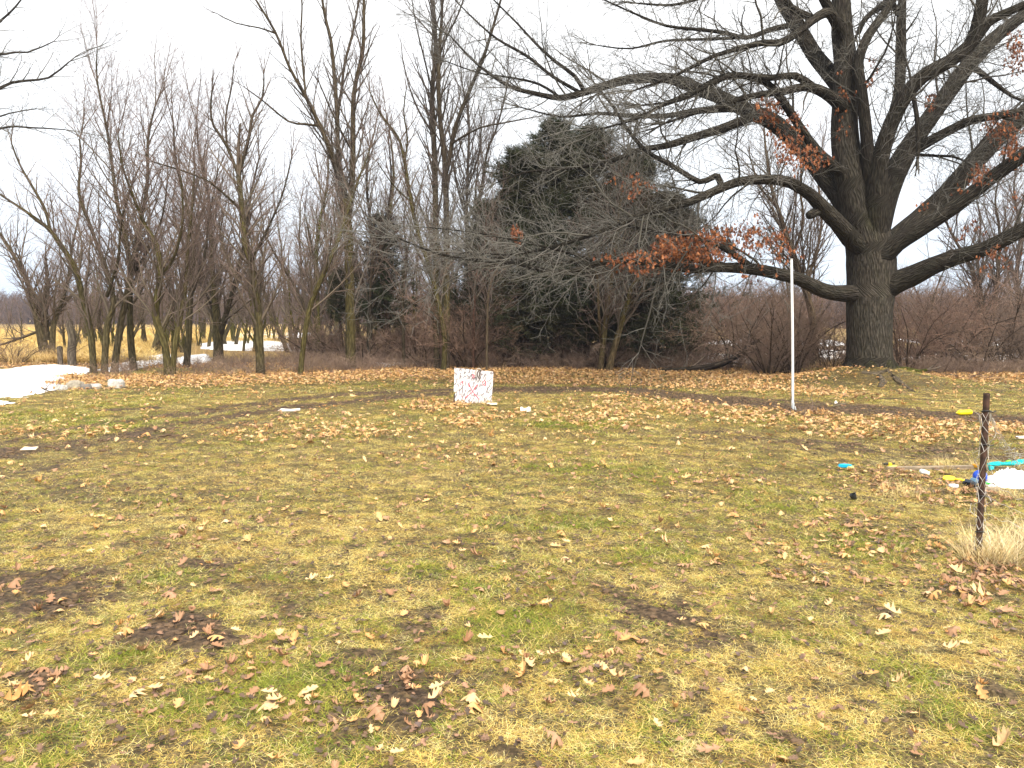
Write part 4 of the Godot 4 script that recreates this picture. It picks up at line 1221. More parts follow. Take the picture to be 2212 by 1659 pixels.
# ---------------------------------------------------------------- snow, rocks, dead wood, undergrowth
func blob_sheet(px_pts: Array, thick: float, step := 0.12) -> ArrayMesh:
	# a domed sheet over the ground inside a traced outline, edges feathered by noise
	var poly := PackedVector2Array()
	for p in px_pts:
		var g := on_ground(p[0], p[1])
		poly.append(Vector2(g.x, g.z))
	var box := Rect2(poly[0], Vector2.ZERO)
	for p in poly: box = box.expand(p)
	box = box.grow(step * 2)
	var nx := int(box.size.x / step) + 2
	var nz := int(box.size.y / step) + 2
	var a := Acc.new()
	var inside := PackedByteArray()
	for j in nz:
		for i in nx:
			var q := box.position + Vector2(i, j) * step
			var w := q + Vector2(noise_b.get_noise_2d(q.x * 60, q.y * 60), noise_b.get_noise_2d(q.x * 60 + 90, q.y * 60)) * 0.35
			var ok := Geometry2D.is_point_in_polygon(w, poly)
			var dist := 1e9
			for k in poly.size():
				var cpt := Geometry2D.get_closest_point_to_segment(w, poly[k], poly[(k + 1) % poly.size()])
				dist = minf(dist, w.distance_to(cpt))
			var sd := dist if ok else -dist
			var h := thick * (1.0 - exp(-maxf(sd, 0.0) / 0.35)) + clampf(sd, -0.3, 0.0) * 0.4
			a.v.append(Vector3(q.x, height_at(q.x, q.y) + h + (0.02 * noise_a.get_noise_2d(q.x * 30, q.y * 30) if sd > 0 else 0.0) + 0.012, q.y))
			inside.append(1 if sd > -step * 1.5 else 0)
	a.n.resize(a.v.size())
	for j in nz:
		for i in nx:
			var l := a.v[j * nx + maxi(i - 1, 0)]
			var r := a.v[j * nx + mini(i + 1, nx - 1)]
			var f := a.v[maxi(j - 1, 0) * nx + i]
			var k := a.v[mini(j + 1, nz - 1) * nx + i]
			a.n[j * nx + i] = (k - f).cross(r - l).normalized()
	for j in nz - 1:
		for i in nx - 1:
			var b := j * nx + i
			if inside[b] and inside[b + 1] and inside[b + nx] and inside[b + nx + 1]:
				a.i.append_array([b, b + 1, b + nx, b + 1, b + nx + 1, b + nx])
	return commit(a)

func build_snow() -> void:
	var m := flat_mat(Color(0.86, 0.88, 0.92), 0.6, 0.3)
	m.subsurf_scatter_enabled = false
	var st := noise_tex(9, 0.03, 256, 0.0, 1.0, 4)
	m.heightmap_enabled = true
	m.heightmap_texture = st
	m.heightmap_scale = 3.0
	m.uv1_triplanar = true
	m.uv1_world_triplanar = true
	single("snow_patch", blob_sheet([[-420, 800], [0, 800], [60, 793], [140, 790], [185, 794], [200, 802], [180, 808], [128, 811], [150, 818], [135, 824], [115, 829], [140, 834], [150, 838], [120, 842], [75, 852], [40, 860], [0, 859], [-420, 900]], 0.09), m, "large melting snow patch with a dark twig lying on it", "snow", Vector3.ZERO, "melting snow")
	single("snow_patch", blob_sheet([[-160, 866], [0, 867], [22, 868], [26, 872], [10, 877], [-160, 890]], 0.05), m, "small snow remnant on the grass beside the large snow patch", "snow", Vector3.ZERO, "melting snow")
	var deep := [[[-300, 775], [0, 772], [60, 771], [70, 768], [0, 765], [-300, 765]], [[205, 800], [255, 790], [275, 776], [330, 770], [372, 765], [370, 782], [330, 788], [290, 797], [250, 803]], [[385, 790], [390, 772], [440, 765], [455, 780], [430, 788]], [[432, 753], [440, 742], [520, 735], [610, 740], [680, 752], [690, 760], [600, 758], [500, 757]], [[470, 728], [560, 715], [700, 722], [640, 730], [560, 733]], [[1425, 786], [1480, 770], [1560, 766], [1600, 772], [1640, 785], [1540, 795], [1450, 797]], [[1940, 775], [1990, 768], [2060, 762], [2090, 768], [2020, 780]], [[2080, 780], [2140, 770], [2260, 762], [2330, 768], [2200, 782]], [[1500, 742], [1640, 730], [1800, 736], [1840, 745], [1700, 752]], [[1930, 735], [2050, 728], [2260, 730], [2300, 742], [2060, 750]], [[790, 790], [830, 783], [880, 786], [840, 793]], [[1640, 765], [1760, 757], [1850, 762], [1820, 775], [1700, 778]]]
	for k in deep.size():
		var far: float = depth_of(deep[k][0][1])
		single("snow_patch", blob_sheet(deep[k], 0.1, clampf(far * 0.008, 0.15, 0.8)), m, "snow left lying between the trees" if k > 0 else "thin snow strip along the edge of the hay field", "snow", Vector3.ZERO, "melting snow")

func rock_mesh(seed_: int, sx: float, sy: float, sz: float, jag := 0.35) -> ArrayMesh:
	var s := SphereMesh.new()
	s.radial_segments = 14
	s.rings = 8
	s.radius = 0.5
	s.height = 1.0
	var arr := s.get_mesh_arrays()
	var v: PackedVector3Array = arr[Mesh.ARRAY_VERTEX]
	for k in v.size():
		var p := v[k] * 2.0
		p = Vector3(signf(p.x) * pow(absf(p.x), 0.7), signf(p.y) * pow(absf(p.y), 0.6), signf(p.z) * pow(absf(p.z), 0.7)) * 0.5
		var f := 1.0 + jag * noise_b.get_noise_3d(p.x * 60 + seed_ * 33, p.y * 60, p.z * 60)
		v[k] = Vector3(p.x * sx, p.y * sy, p.z * sz) * f
	var st := SurfaceTool.new()
	var m := ArrayMesh.new()
	arr[Mesh.ARRAY_VERTEX] = v
	m.add_surface_from_arrays(Mesh.PRIMITIVE_TRIANGLES, arr)
	st.create_from(m, 0)
	st.generate_normals()
	return st.commit()

func stick(called: String, label: String, category: String, rows: Array, depth: float, col: Color, ground := true, side_twigs := 0, moss := 0.2) -> void:
	var pts := PackedVector3Array()
	var rads := PackedFloat32Array()
	for r in rows:
		var g: Vector3
		if ground: g = on_ground(r[0], r[1])
		else: g = at_depth(r[0], r[1], depth)
		var rad: float = r[2] * 0.5 * absf(g.z) / FOC
		if ground: g.y = height_at(g.x, g.z) + rad * 0.8 + 0.03
		pts.append(g)
		rads.append(rad)
	var base := Vector3(pts[0].x, 0, pts[0].z)
	for j in pts.size(): pts[j] -= base
	var t := thing(called, label, category, base)
	var a := Acc.new()
	stem(a, pts, rads, 7, col, Color(0.11, 0.12, 0.03), moss, 0.15)
	part("stem", commit(a), bark, t)
	if side_twigs > 0:
		var c := Acc.new()
		var P := twig_params("scrub")
		sprout(c, pts, rads, side_twigs, 0.2, 0.25, 0.8, P, 0.1)
		part("twigs", commit(c), twig_mat, t)

func build_small_wood() -> void:
	rng.seed = 4001
	stick("fallen_limb", "dark fallen limb propped in the shrubs before the snow", "fallen branch", [[1425, 800, 8], [1470, 799, 13], [1520, 795, 15], [1560, 786, 14], [1595, 767, 12], [1627, 742, 8], [1650, 728, 5]], 22.8, Color(0.06, 0.05, 0.04), false, 3, 0.3)
	stick("fallen_log", "mossy log lying left of the oak trunk behind the mound", "log", [[1768, 802, 12], [1800, 799, 15], [1850, 795, 14]], 21.2, Color(0.06, 0.05, 0.04), false, 0, 0.7)
	stick("fallen_log", "mossy crooked log lying right of the oak trunk", "log", [[1925, 795, 8], [1955, 796, 9], [1985, 803, 10], [2002, 799, 7]], 20.8, Color(0.08, 0.07, 0.05), false, 1, 0.75)
	stick("stick", "pale grey branch lying in the leaves right of the mossy log", "stick", [[1985, 812, 3], [2015, 806, 4], [2060, 816, 4], [2090, 820, 2]], 20.0, Color(0.3, 0.25, 0.2), true, 2)
	stick("stick", "dark bare twig lying on the large snow patch", "stick", [[-30, 843, 3], [40, 841, 4], [75, 839, 5], [98, 846, 3]], 16, Color(0.05, 0.04, 0.035), true, 2)
	stick("stick", "broken grey stick at the foot of the white pole", "stick", [[1668, 903, 3], [1700, 902, 3.4], [1738, 897, 3]], 13, Color(0.3, 0.22, 0.15), true, 3)
	stick("stick", "pale peeled stick lying on the mud track behind the white pole", "stick", [[1798, 884, 2.5], [1815, 880, 3], [1826, 877, 2]], 13, Color(0.5, 0.42, 0.3), true)
	stick("stick", "short brown stick crossing the white pole's foot", "stick", [[1706, 886, 2], [1722, 896, 2.6], [1740, 905, 2]], 12.8, Color(0.22, 0.15, 0.1), true, 2)
	stick("stick", "long dark twig in the leaf strip beside the pale rocks", "stick", [[250, 829, 2], [300, 826, 3], [360, 829, 2]], 17.0, Color(0.07, 0.05, 0.04), true, 1)
	# weathered stubs at the field edge
	for s in [[[157, 790, 19], [155, 760, 17], [156, 730, 15], [151, 705, 14], [152, 694, 11]], [[130, 787, 11], [130, 768, 11], [129, 749, 12]]]:
		var e := traced(s, 25.2, true)
		var pts: PackedVector3Array = e[0]
		var base := Vector3(pts[0].x, 0, pts[0].z)
		for j in pts.size(): pts[j] -= base
		var a := Acc.new()
		stem(a, pts, e[1], 10, Color(0.19, 0.155, 0.12), Color(0.1, 0.1, 0.04), 0.3, 0.15)
		if s.size() > 3:
			single("dead_snag", commit(a), bark, "grey broken dead trunk standing at the snow's edge", "dead trunk", base)
		else:
			single("old_fence_post", commit(a), bark, "short grey weathered wooden fence post in dry grass", "post", base)
	# rocks by the snow
	var rm := flat_mat(Color(0.5, 0.46, 0.38), 0.9, 0.2)
	rm.albedo_texture = noise_tex(77, 0.03, 128, 0.6, 1.0)
	rm.uv1_triplanar = true
	rm.uv1_scale = Vector3(2, 2, 2)
	var rocks := [[163, 840, 0.36, 0.16, "flat tan field stone at the snow's edge"], [205, 839, 0.3, 0.09, "low pale stone slab beside the tan field stone"], [252, 838, 0.36, 0.17, "whitish rounded field stone in the leaves"], [130, 843, 0.28, 0.1, "small pale stone half under the snow edge"], [186, 841, 0.22, 0.1, "small dark grey stone between two pale ones"]]
	for k in rocks.size():
		var r: Array = rocks[k]
		var g := on_ground(r[0], r[1])
		var m := rm
		if k == 4: m = flat_mat(Color(0.16, 0.15, 0.14), 0.9)
		elif k > 0:
			m = rm.duplicate()
			m.albedo_color = Color(0.72, 0.71, 0.68).linear_to_srgb()
		single("field_stone", rock_mesh(k + 1, r[2], r[3] * 1.6, r[2] * 0.7), m, r[4], "stone", Vector3(g.x, height_at(g.x, g.z) + r[3] * 0.35, g.z), "stones along the snow edge")

func build_undergrowth() -> void:
	rng.seed = 8080
	# bramble and dry weeds: arching thin stems in clumps
	var a := Acc.new()
	for k in 16:
		var az := rf(0, TAU)
		var d := (Vector3(cos(az), 0, sin(az)) * rf(0.2, 0.8) + UPV).normalized()
		var pts := PackedVector3Array()
		var rads := PackedFloat32Array()
		var p := Vector3(rf(-0.25, 0.25), -0.03, rf(-0.25, 0.25))
		var l := rf(0.35, 0.95)
		for j in 6:
			pts.append(p)
			rads.append(lerpf(0.0045, 0.002, j / 5.0))
			p += d * l / 5.0
			d = (d + rvec() * 0.25 - UPV * 0.16).normalized()
		var tone := rf(0.7, 1.3)
		rod(a, pts, rads, 3, Color(tone, tone, tone))
		for j in 3:
			var q: Vector3 = pts[rng.randi_range(2, 5)]
			var dd := (rvec() + UPV * 0.4).normalized()
			rod(a, PackedVector3Array([q, q + dd * 0.1, q + (dd + rvec() * 0.3) * 0.18]), PackedFloat32Array([0.003, 0.0024, 0.0018]), 3, Color(tone * 0.9, tone * 0.9, tone * 0.9))
	var clump := commit(a)
	var xf := []
	var cols := PackedColorArray()
	var edge := [[230, 20.6], [380, 20.4], [560, 21.2], [760, 22.4], [1000, 23.6], [1250, 23.6], [1480, 23.2], [1700, 22.0], [1990, 21.6], [2100, 21.4], [2330, 21.4]]
	for k in 1100:
		var px := rf(200, 2330)
		if px > 1740 and px < 1960 and rng.randf() < 0.8: continue
		if px < 640 and rng.randf() < 0.65: continue
		var d := 20.0
		for j in edge.size() - 1:
			if px >= edge[j][0] and px < edge[j + 1][0]:
				d = lerpf(edge[j][1], edge[j + 1][1], (px - edge[j][0]) / (edge[j + 1][0] - edge[j][0]))
		d += pow(rng.randf(), 1.6) * 6.0 + 0.15
		var g := at_depth(px, 800, d)
		var s := rf(0.55, 1.1)
		xf.append(Transform3D(Basis(UPV, rf(0, TAU)).scaled(Vector3(s, s * rf(0.7, 1.1), s)), Vector3(g.x, height_at(g.x, g.z), g.z)))
		cols.append(Color(0.2, 0.14, 0.12).lerp(Color(0.32, 0.24, 0.18), rng.randf()))
	multi("bramble", clump, twig_mat, xf, cols, "tangle of dry brambles and weeds along the wood edge", "undergrowth")
	# tall dead grass
	var tall := tuft_mesh(26, 0.16, 0.35, 0.7, 0.0035, 0.1)
	xf = []
	cols = PackedColorArray()
	for k in 520:
		var px := rf(-200, 190)
		var d := rf(25.5, 31.0)
		if k > 220:
			px = rf(200, 1500)
			d = rf(23.5, 40.0)
		if k > 400:
			px = rf(1450, 2300)
			d = rf(23.0, 34.0)
		var g := at_depth(px, 800, d)
		if px < 190 and d < 26.5 and rng.randf() < 0.6: continue
		var s := rf(0.7, 1.2)
		xf.append(Transform3D(Basis(UPV, rf(0, TAU)).scaled(Vector3.ONE * s), Vector3(g.x, height_at(g.x, g.z), g.z)))
		cols.append(Color(0.5, 0.33, 0.15).lerp(Color(0.66, 0.5, 0.26), rng.randf()))
	for k in 6000:
		var d := 27.0 + 75.0 * pow(rng.randf(), 1.6)
		var px := rf(-150, 620)
		if px > 330 and d < 47.0: continue
		var g := at_depth(px, 800, d)
		var s := rf(0.4, 0.9) * (1.0 + d / 60.0)
		xf.append(Transform3D(Basis(UPV, rf(0, TAU)).scaled(Vector3(s * 1.6, s * 0.55, s * 1.6)), Vector3(g.x, height_at(g.x, g.z), g.z)))
		cols.append(Color(0.55, 0.38, 0.12).lerp(Color(0.74, 0.57, 0.24), rng.randf()))
	multi("tall_dead_grass", tall, twig_mat, xf, cols, "tall tawny dead grass among the trees and at the field edge", "grass")
	# the pale clump at the foot of the iron post
	var clump2 := tuft_mesh(60, 0.12, 0.16, 0.34, 0.0016, 0.35)
	xf = []
	cols = PackedColorArray()
	for k in 60:
		var px := rf(2100, 2330)
		var py := rf(1165, 1225)
		if px < 2130 and rng.randf() < 0.5: continue
		var g := on_ground(px, py)
		xf.append(Transform3D(Basis(UPV, rf(0, TAU)).scaled(Vector3.ONE * rf(0.6, 1.1)), Vector3(g.x, height_at(g.x, g.z), g.z)))
		cols.append(Color(0.7, 0.55, 0.3).lerp(Color(0.82, 0.7, 0.45), rng.randf()))
	for k in 26:
		var g := on_ground(rf(1900, 2240), rf(1000, 1016) if k < 14 else rf(1058, 1080))
		xf.append(Transform3D(Basis(UPV, rf(0, TAU)).scaled(Vector3.ONE * rf(0.35, 0.7)), Vector3(g.x, height_at(g.x, g.z), g.z)))
		cols.append(Color(0.72, 0.58, 0.3))
	for k in 14:
		var g := on_ground(rf(975, 1070), rf(866, 874))
		xf.append(Transform3D(Basis(UPV, rf(0, TAU)).scaled(Vector3.ONE * rf(0.4, 0.75)), Vector3(g.x, height_at(g.x, g.z), g.z)))
		cols.append(Color(0.66, 0.52, 0.26))
	multi("dry_grass_clump", clump2, twig_mat, xf, cols, "pale dry grass at the iron post, sandbox and target board", "grass")

func build_far() -> void:
	rng.seed = 606
	var P := {"seg": 1.0, "wig": 0.15, "up": 0.04, "tip": 0.3, "max": 2, "dens": [0.9, 1.1], "ratio": 0.5, "minlen": 0.9, "rmin": 0.03, "ang": [38, 42, 42], "thin": Color(1.0, 1.0, 1.0), "thick": Color(0.8, 0.8, 0.8)}
	var a := Acc.new()
	for k in 3:
		grow(a, Vector3(rf(-0.8, 0.8), -0.2, rf(-0.8, 0.8)), Vector3(rf(-0.3, 0.3), 1, rf(-0.3, 0.3)).normalized(), 8.0, 0.16, 0, P)
	var far_tree := commit(a)
	var xf := []
	var cols := PackedColorArray()
	for k in 1500:
		var ang := rf(-0.85, 0.85)
		var d := rf(170, 235)
		if ang > 0.15: d = rf(110, 190)
		var p := Vector3(tan(ang) * d, 0, -d)
		var s := rf(0.55, 1.0) * (1.0 if ang < 0.15 else 0.85)
		xf.append(Transform3D(Basis(UPV, rf(0, TAU)).scaled(Vector3(s * 1.3, s, s * 1.3)), p))
		cols.append(Color(0.10, 0.075, 0.07).lerp(Color(0.17, 0.12, 0.10), rng.randf()))
	multi("distant_wood", far_tree, twig_mat, xf, cols, "distant leafless wood beyond the hay field", "wood")

# ---------------------------------------------------------------- made things
func box_mesh(sx: float, sy: float, sz: float, bevel := 0.006) -> ArrayMesh:
	# a box with chamfered edges
	var h := Vector3(sx, sy, sz) * 0.5
	var b := minf(bevel, minf(h.x, minf(h.y, h.z)) * 0.45)
	var pts := PackedVector3Array()
	for x in [-1, 1]:
		for y in [-1, 1]:
			for z in [-1, 1]:
				pts.append(Vector3(x * (h.x - b), y * h.y, z * (h.z - b)))
				pts.append(Vector3(x * h.x, y * (h.y - b), z * (h.z - b)))
				pts.append(Vector3(x * (h.x - b), y * (h.y - b), z * h.z))
	return hull(pts)

func hull(pts: PackedVector3Array) -> ArrayMesh:
	# brute-force convex hull for a handful of points: every plane with all points on one side
	var a := Acc.new()
	var n := pts.size()
	var mid := Vector3.ZERO
	for p in pts: mid += p / n
	var done := {}
	for i in n:
		for j in range(i + 1, n):
			for k in range(j + 1, n):
				var nn := (pts[j] - pts[i]).cross(pts[k] - pts[i])
				if nn.length_squared() < 1e-14: continue
				nn = nn.normalized()
				if nn.dot(pts[i] - mid) < 0: nn = -nn
				var dd := nn.dot(pts[i])
				var key := "%d,%d,%d,%d" % [roundi(nn.x * 500), roundi(nn.y * 500), roundi(nn.z * 500), roundi(dd * 5000)]
				if done.has(key): continue
				var ok := true
				var on := []
				for q in n:
					var s := nn.dot(pts[q]) - dd
					if s > 1e-5:
						ok = false
						break
					if s > -1e-5: on.append(pts[q])
				if not ok: continue
				done[key] = true
				var c := Vector3.ZERO
				for p in on: c += p / on.size()
				var u: Vector3 = (on[0] - c).normalized()
				var w := nn.cross(u)
				on.sort_custom(func(p, q): return atan2((p - c).dot(w), (p - c).dot(u)) < atan2((q - c).dot(w), (q - c).dot(u)))
				var s0 := a.v.size()
				for p in on:
					a.v.append(p)
					a.n.append(nn)
				for q in range(1, on.size() - 1):
					a.i.append_array([s0, s0 + q + 1, s0 + q])
	return commit(a)

func lathe(profile: Array, sides := 24) -> ArrayMesh:
	var a := Acc.new()
	for k in profile.size():
		for s in sides + 1:
			var ang := TAU * s / sides
			a.v.append(Vector3(cos(ang) * profile[k][0], profile[k][1], sin(ang) * profile[k][0]))
			var p0: Array = profile[maxi(k - 1, 0)]
			var p1: Array = profile[mini(k + 1, profile.size() - 1)]
			var tn := Vector2(p1[0] - p0[0], p1[1] - p0[1]).normalized()
			a.n.append(Vector3(cos(ang) * tn.y, -tn.x, sin(ang) * tn.y).normalized())
			a.u.append(Vector2(float(s) / sides, float(k) / profile.size()))
	var row := sides + 1
	for k in profile.size() - 1:
		for s in sides:
			var b := k * row + s
			a.i.append_array([b, b + 1, b + row, b + 1, b + row + 1, b + row])
	# walls above face outward when the profile runs upward
	return commit(a)

func curve_rod(pts: PackedVector3Array, r: float, sides := 8) -> ArrayMesh:
	var a := Acc.new()
	var sm := PackedVector3Array()
	var rr := PackedFloat32Array()
	var n := pts.size()
	for k in n - 1:
		for j in 5:
			sm.append(pts[k].cubic_interpolate(pts[k + 1], pts[maxi(k - 1, 0)], pts[mini(k + 2, n - 1)], j / 5.0))
			rr.append(r)
	sm.append(pts[n - 1])
	rr.append(r)
	rod(a, sm, rr, sides, Color.WHITE)
	return commit(a)

func board_texture() -> ImageTexture:
	# peeling white paint over grey chip board, red spray marks
	var w := 384
	var h := 336
	var im := Image.create(w, h, false, Image.FORMAT_RGB8)
	var f := FastNoiseLite.new()
	f.seed = 3
	f.frequency = 0.03
	f.fractal_octaves = 4
	var g := FastNoiseLite.new()
	g.seed = 8
	g.frequency = 0.045
	# crop pixels of the board's corners map to 0..1
	var marks := []
	for seg in [[[850, 405], [905, 500]], [[905, 500], [1005, 610]], [[975, 415], [910, 510]], [[910, 510], [820, 590]], [[715, 405], [770, 385]], [[730, 390], [735, 425]], [[735, 425], [775, 400]], [[745, 370], [768, 380]], [[705, 530], [730, 525]], [[725, 525], [760, 578]], [[905, 275], [910, 330]], [[905, 275], [930, 290]], [[930, 290], [908, 300]], [[908, 300], [932, 318]]]:
		var a := Vector2((seg[0][0] - 645.0) / 555.0 * w, (seg[0][1] - 215.0) / 465.0 * h)
		var b := Vector2((seg[1][0] - 645.0) / 555.0 * w, (seg[1][1] - 215.0) / 465.0 * h)
		marks.append([a, b, 6.5 if seg[0][1] > 400 and seg[0][0] > 800 else 4.5])
	var oc := Vector2((1078.0 - 645.0) / 555.0 * w, (388.0 - 215.0) / 465.0 * h)
	for y in h:
		for x in w:
			var n := f.get_noise_2d(x * 1.5 + 0.5 * y, y * 0.55) + 0.5 * g.get_noise_2d(x * 3.0 - y, y * 1.5 + 90.0)
			var peel := clampf((n - 0.03) * 5.0, 0.0, 1.0)
			var fine := 0.5 + 0.5 * g.get_noise_2d(x * 9.0, y * 5.0)
			var c := Color(0.86, 0.85, 0.87).lerp(Color(0.48, 0.46, 0.48) * (0.6 + 0.6 * fine), peel)
			var p := Vector2(x, y)
			var red := 0.0
			for m in marks:
				var d := p.distance_to(Geometry2D.get_closest_point_to_segment(p, m[0], m[1]))
				red = maxf(red, clampf((m[2] - d) / 2.5, 0.0, 1.0))
			var e := Vector2((x - oc.x) / 0.62, y - oc.y).length()
			red = maxf(red, clampf((6.0 - absf(e - 24.0)) / 2.5, 0.0, 1.0))
			red *= clampf(0.65 + 0.7 * f.get_noise_2d(x * 4.0, y * 4.0 + 300.0), 0.0, 1.0)
			c = c.lerp(Color(0.86, 0.1, 0.2), red)
			im.set_pixel(x, y, c)
	return ImageTexture.create_from_image(im)

func build_board() -> void:
	var d := 14.4
	var tl := at_depth(982, 794.3, d)
	var tr := at_depth(1066.3, 802.9, d + 0.12)
	var br := at_depth(1061.8, 867, d + 0.02)
	var bl := at_depth(980, 869, d - 0.1)
	br.y = height_at(br.x, br.z) - 0.01
	bl.y = height_at(bl.x, bl.z) - 0.03
	var base := Vector3((bl.x + br.x) * 0.5, 0, (bl.z + br.z) * 0.5)
	var t := thing("target_board", "white peeling chip board panel with red spray-painted X and O marks", "board", base)
	var nn := (br - bl).cross(tl - bl).normalized()
	var back := -nn * 0.035
	var a := Acc.new()
	# front face as a slightly ragged grid
	var n := 14
	for j in n + 1:
		for i in n + 1:
			var u := float(i) / n
			var v := float(j) / n
			var p := tl.lerp(tr, u).lerp(bl.lerp(br, u), v)
			if i == 0 or i == n or j == 0: p += (tr - tl).normalized() * noise_b.get_noise_2d(i * 50.0, j * 50.0) * 0.012 + UPV * noise_b.get_noise_2d(j * 50.0, i * 50.0 + 9.0) * 0.012
			p += nn * 0.006 * noise_b.get_noise_2d(i * 25.0, j * 25.0)
			a.v.append(p - base)
			a.u.append(Vector2(u, v))
	var k0 := a.v.size()
	for k in k0:
		a.v.append(a.v[k] + back)
		a.u.append(a.u[k])
	for j in n:
		for i in n:
			var b := j * (n + 1) + i
			a.i.append_array([b, b + 1, b + n + 1, b + 1, b + n + 2, b + n + 1])
			a.i.append_array([k0 + b, k0 + b + n + 1, k0 + b + 1, k0 + b + 1, k0 + b + n + 1, k0 + b + n + 2])
	for i in n:
		a.i.append_array([i, k0 + i, i + 1, i + 1, k0 + i, k0 + i + 1])
		var e := n * (n + 1) + i
		a.i.append_array([e, e + 1, k0 + e, e + 1, k0 + e + 1, k0 + e])
		var l := i * (n + 1)
		a.i.append_array([l, l + n + 1, k0 + l, l + n + 1, k0 + l + n + 1, k0 + l])
		var r := i * (n + 1) + n
		a.i.append_array([r, k0 + r, r + n + 1, r + n + 1, k0 + r, k0 + r + n + 1])
	var m := StandardMaterial3D.new()
	m.albedo_texture = board_texture()
	m.roughness = 0.8
	m.heightmap_enabled = true
	m.heightmap_texture = noise_tex(12, 0.05, 128, 0, 1)
	m.heightmap_scale = 0.6
	part("panel", commit(a), m, t)
	# legs that prop it from behind
	for u in [0.15, 0.85]:
		var top := tl.lerp(tr, u) + back * 1.3 - UPV * 0.12
		var foot := bl.lerp(br, u) - nn * 0.35
		foot.y = -0.02
		part("prop", curve_rod(PackedVector3Array([top - base, (top + foot) * 0.5 - base, foot - base]), 0.018, 6), flat_mat(Color(0.25, 0.2, 0.15)), t)
	# strap hooked over the upper edge: two loops
	var strap := thing("strap", "grey looped strap hung over the top edge of the target board", "strap", base)
	var sm := flat_mat(Color(0.42, 0.38, 0.33), 0.8)
	var f := func(cx: float, cy: float) -> Vector3:
		return at_depth(884.8 + 0.15 * cx, 763.1 + 0.15 * cy, d - 0.02) - base + nn * 0.03
	part("loop", curve_rod(PackedVector3Array([f.call(942, 335), f.call(945, 290), f.call(962, 240), f.call(1000, 222), f.call(1030, 245)]), 0.010), sm, strap)
	part("loop", curve_rod(PackedVector3Array([f.call(1030, 240), f.call(985, 262), f.call(975, 320), f.call(1005, 372), f.call(1015, 345), f.call(1003, 290), f.call(1020, 250)]), 0.012), flat_mat(Color(0.12, 0.1, 0.09), 0.8), strap)
	# stake with a white rag
	var sp := on_ground(981, 876)
	var st := thing("stake", "thin dark stake with white rag tied on, in front of the target board", "stake", Vector3(sp.x, 0, sp.z))
	part("rod", curve_rod(PackedVector3Array([Vector3(0, -0.05, 0), Vector3(0.004, 0.16, 0), Vector3(0.02, 0.37, 0)]), 0.011), flat_mat(Color(0.035, 0.025, 0.02), 0.7), st)
	var rag := rock_mesh(41, 0.06, 0.13, 0.05)
	var ro := part("rag", rag, flat_mat(Color(0.78, 0.76, 0.74), 0.9), st)
	ro.position = Vector3(0.024, 0.30, 0.015)
	part("tie", lathe([[0.013, -0.012], [0.019, -0.012], [0.019, 0.012], [0.013, 0.012]], 12), flat_mat(Color(0.6, 0.48, 0.12)), st).position = Vector3(0.013, 0.235, 0)

func scrap(called: String, label: String, category: String, px: float, py: float, outline: Array, thick: float, col: Color, turn := 0.0, tilt := 0.0) -> void:
	# a thin plate with an outline in metres, lying or leaning on the ground
	var g := on_ground(px, py)
	var csg := CSGPolygon3D.new()
	var poly := PackedVector2Array()
	for p in outline: poly.append(Vector2(p[0], p[1]))
	csg.polygon = poly
	csg.depth = thick
	csg.material = flat_mat(col, 0.55)
	csg.name = numbered(called)
	add_child(csg)
	csg.position = Vector3(g.x, height_at(g.x, g.z) + 0.035, g.z)
	csg.rotation = Vector3(tilt, turn, 0)
	tag(csg, label, category)

func build_pole() -> void:
	var g := on_ground(1712.5, 888)
	var top := at_depth(1709.5, 560, -g.z)
	var t := thing("white_pole", "tall thin white plastic pipe standing upright on the yard", "pole", Vector3(g.x, height_at(g.x, g.z), g.z))
	var lean := Vector3(top.x - g.x, top.y, 0)
	var r := 0.0215
	var a := Acc.new()
	var pts := PackedVector3Array()
	var rads := PackedFloat32Array()
	for k in 7:
		var f := k / 6.0
		pts.append(Vector3(lean.x * f + 0.008 * sin(f * PI), -0.06 + (lean.y + 0.06) * f, 0.0))
		rads.append(r)
	rod(a, pts, rads, 16, Color.WHITE)
	part("pipe", commit(a), flat_mat(Color(0.86, 0.88, 0.9), 0.35), t)
	part("coupling", lathe([[r, 0.0], [r + 0.004, 0.0], [r + 0.004, 0.12], [r, 0.12]], 18), flat_mat(Color(0.45, 0.5, 0.55), 0.4), t).position = Vector3(0.0, 0.02, 0)
	part("rim", lathe([[r * 0.75, -0.02], [r * 0.75, 0.0], [r + 0.0012, 0.0], [r + 0.0012, -0.02]], 18), flat_mat(Color(0.4, 0.4, 0.4), 0.5), t).position = Vector3(lean.x, lean.y + 0.003, 0)
	# a few pipe ends in the grass at its foot
	part("bracket", box_mesh(0.012, 0.1, 0.02, 0.002), flat_mat(Color(0.7, 0.72, 0.74), 0.4), t).transform = Transform3D(Basis(Vector3(0, 0, 1), 0.25), Vector3(0.045, 0.03, 0.01))

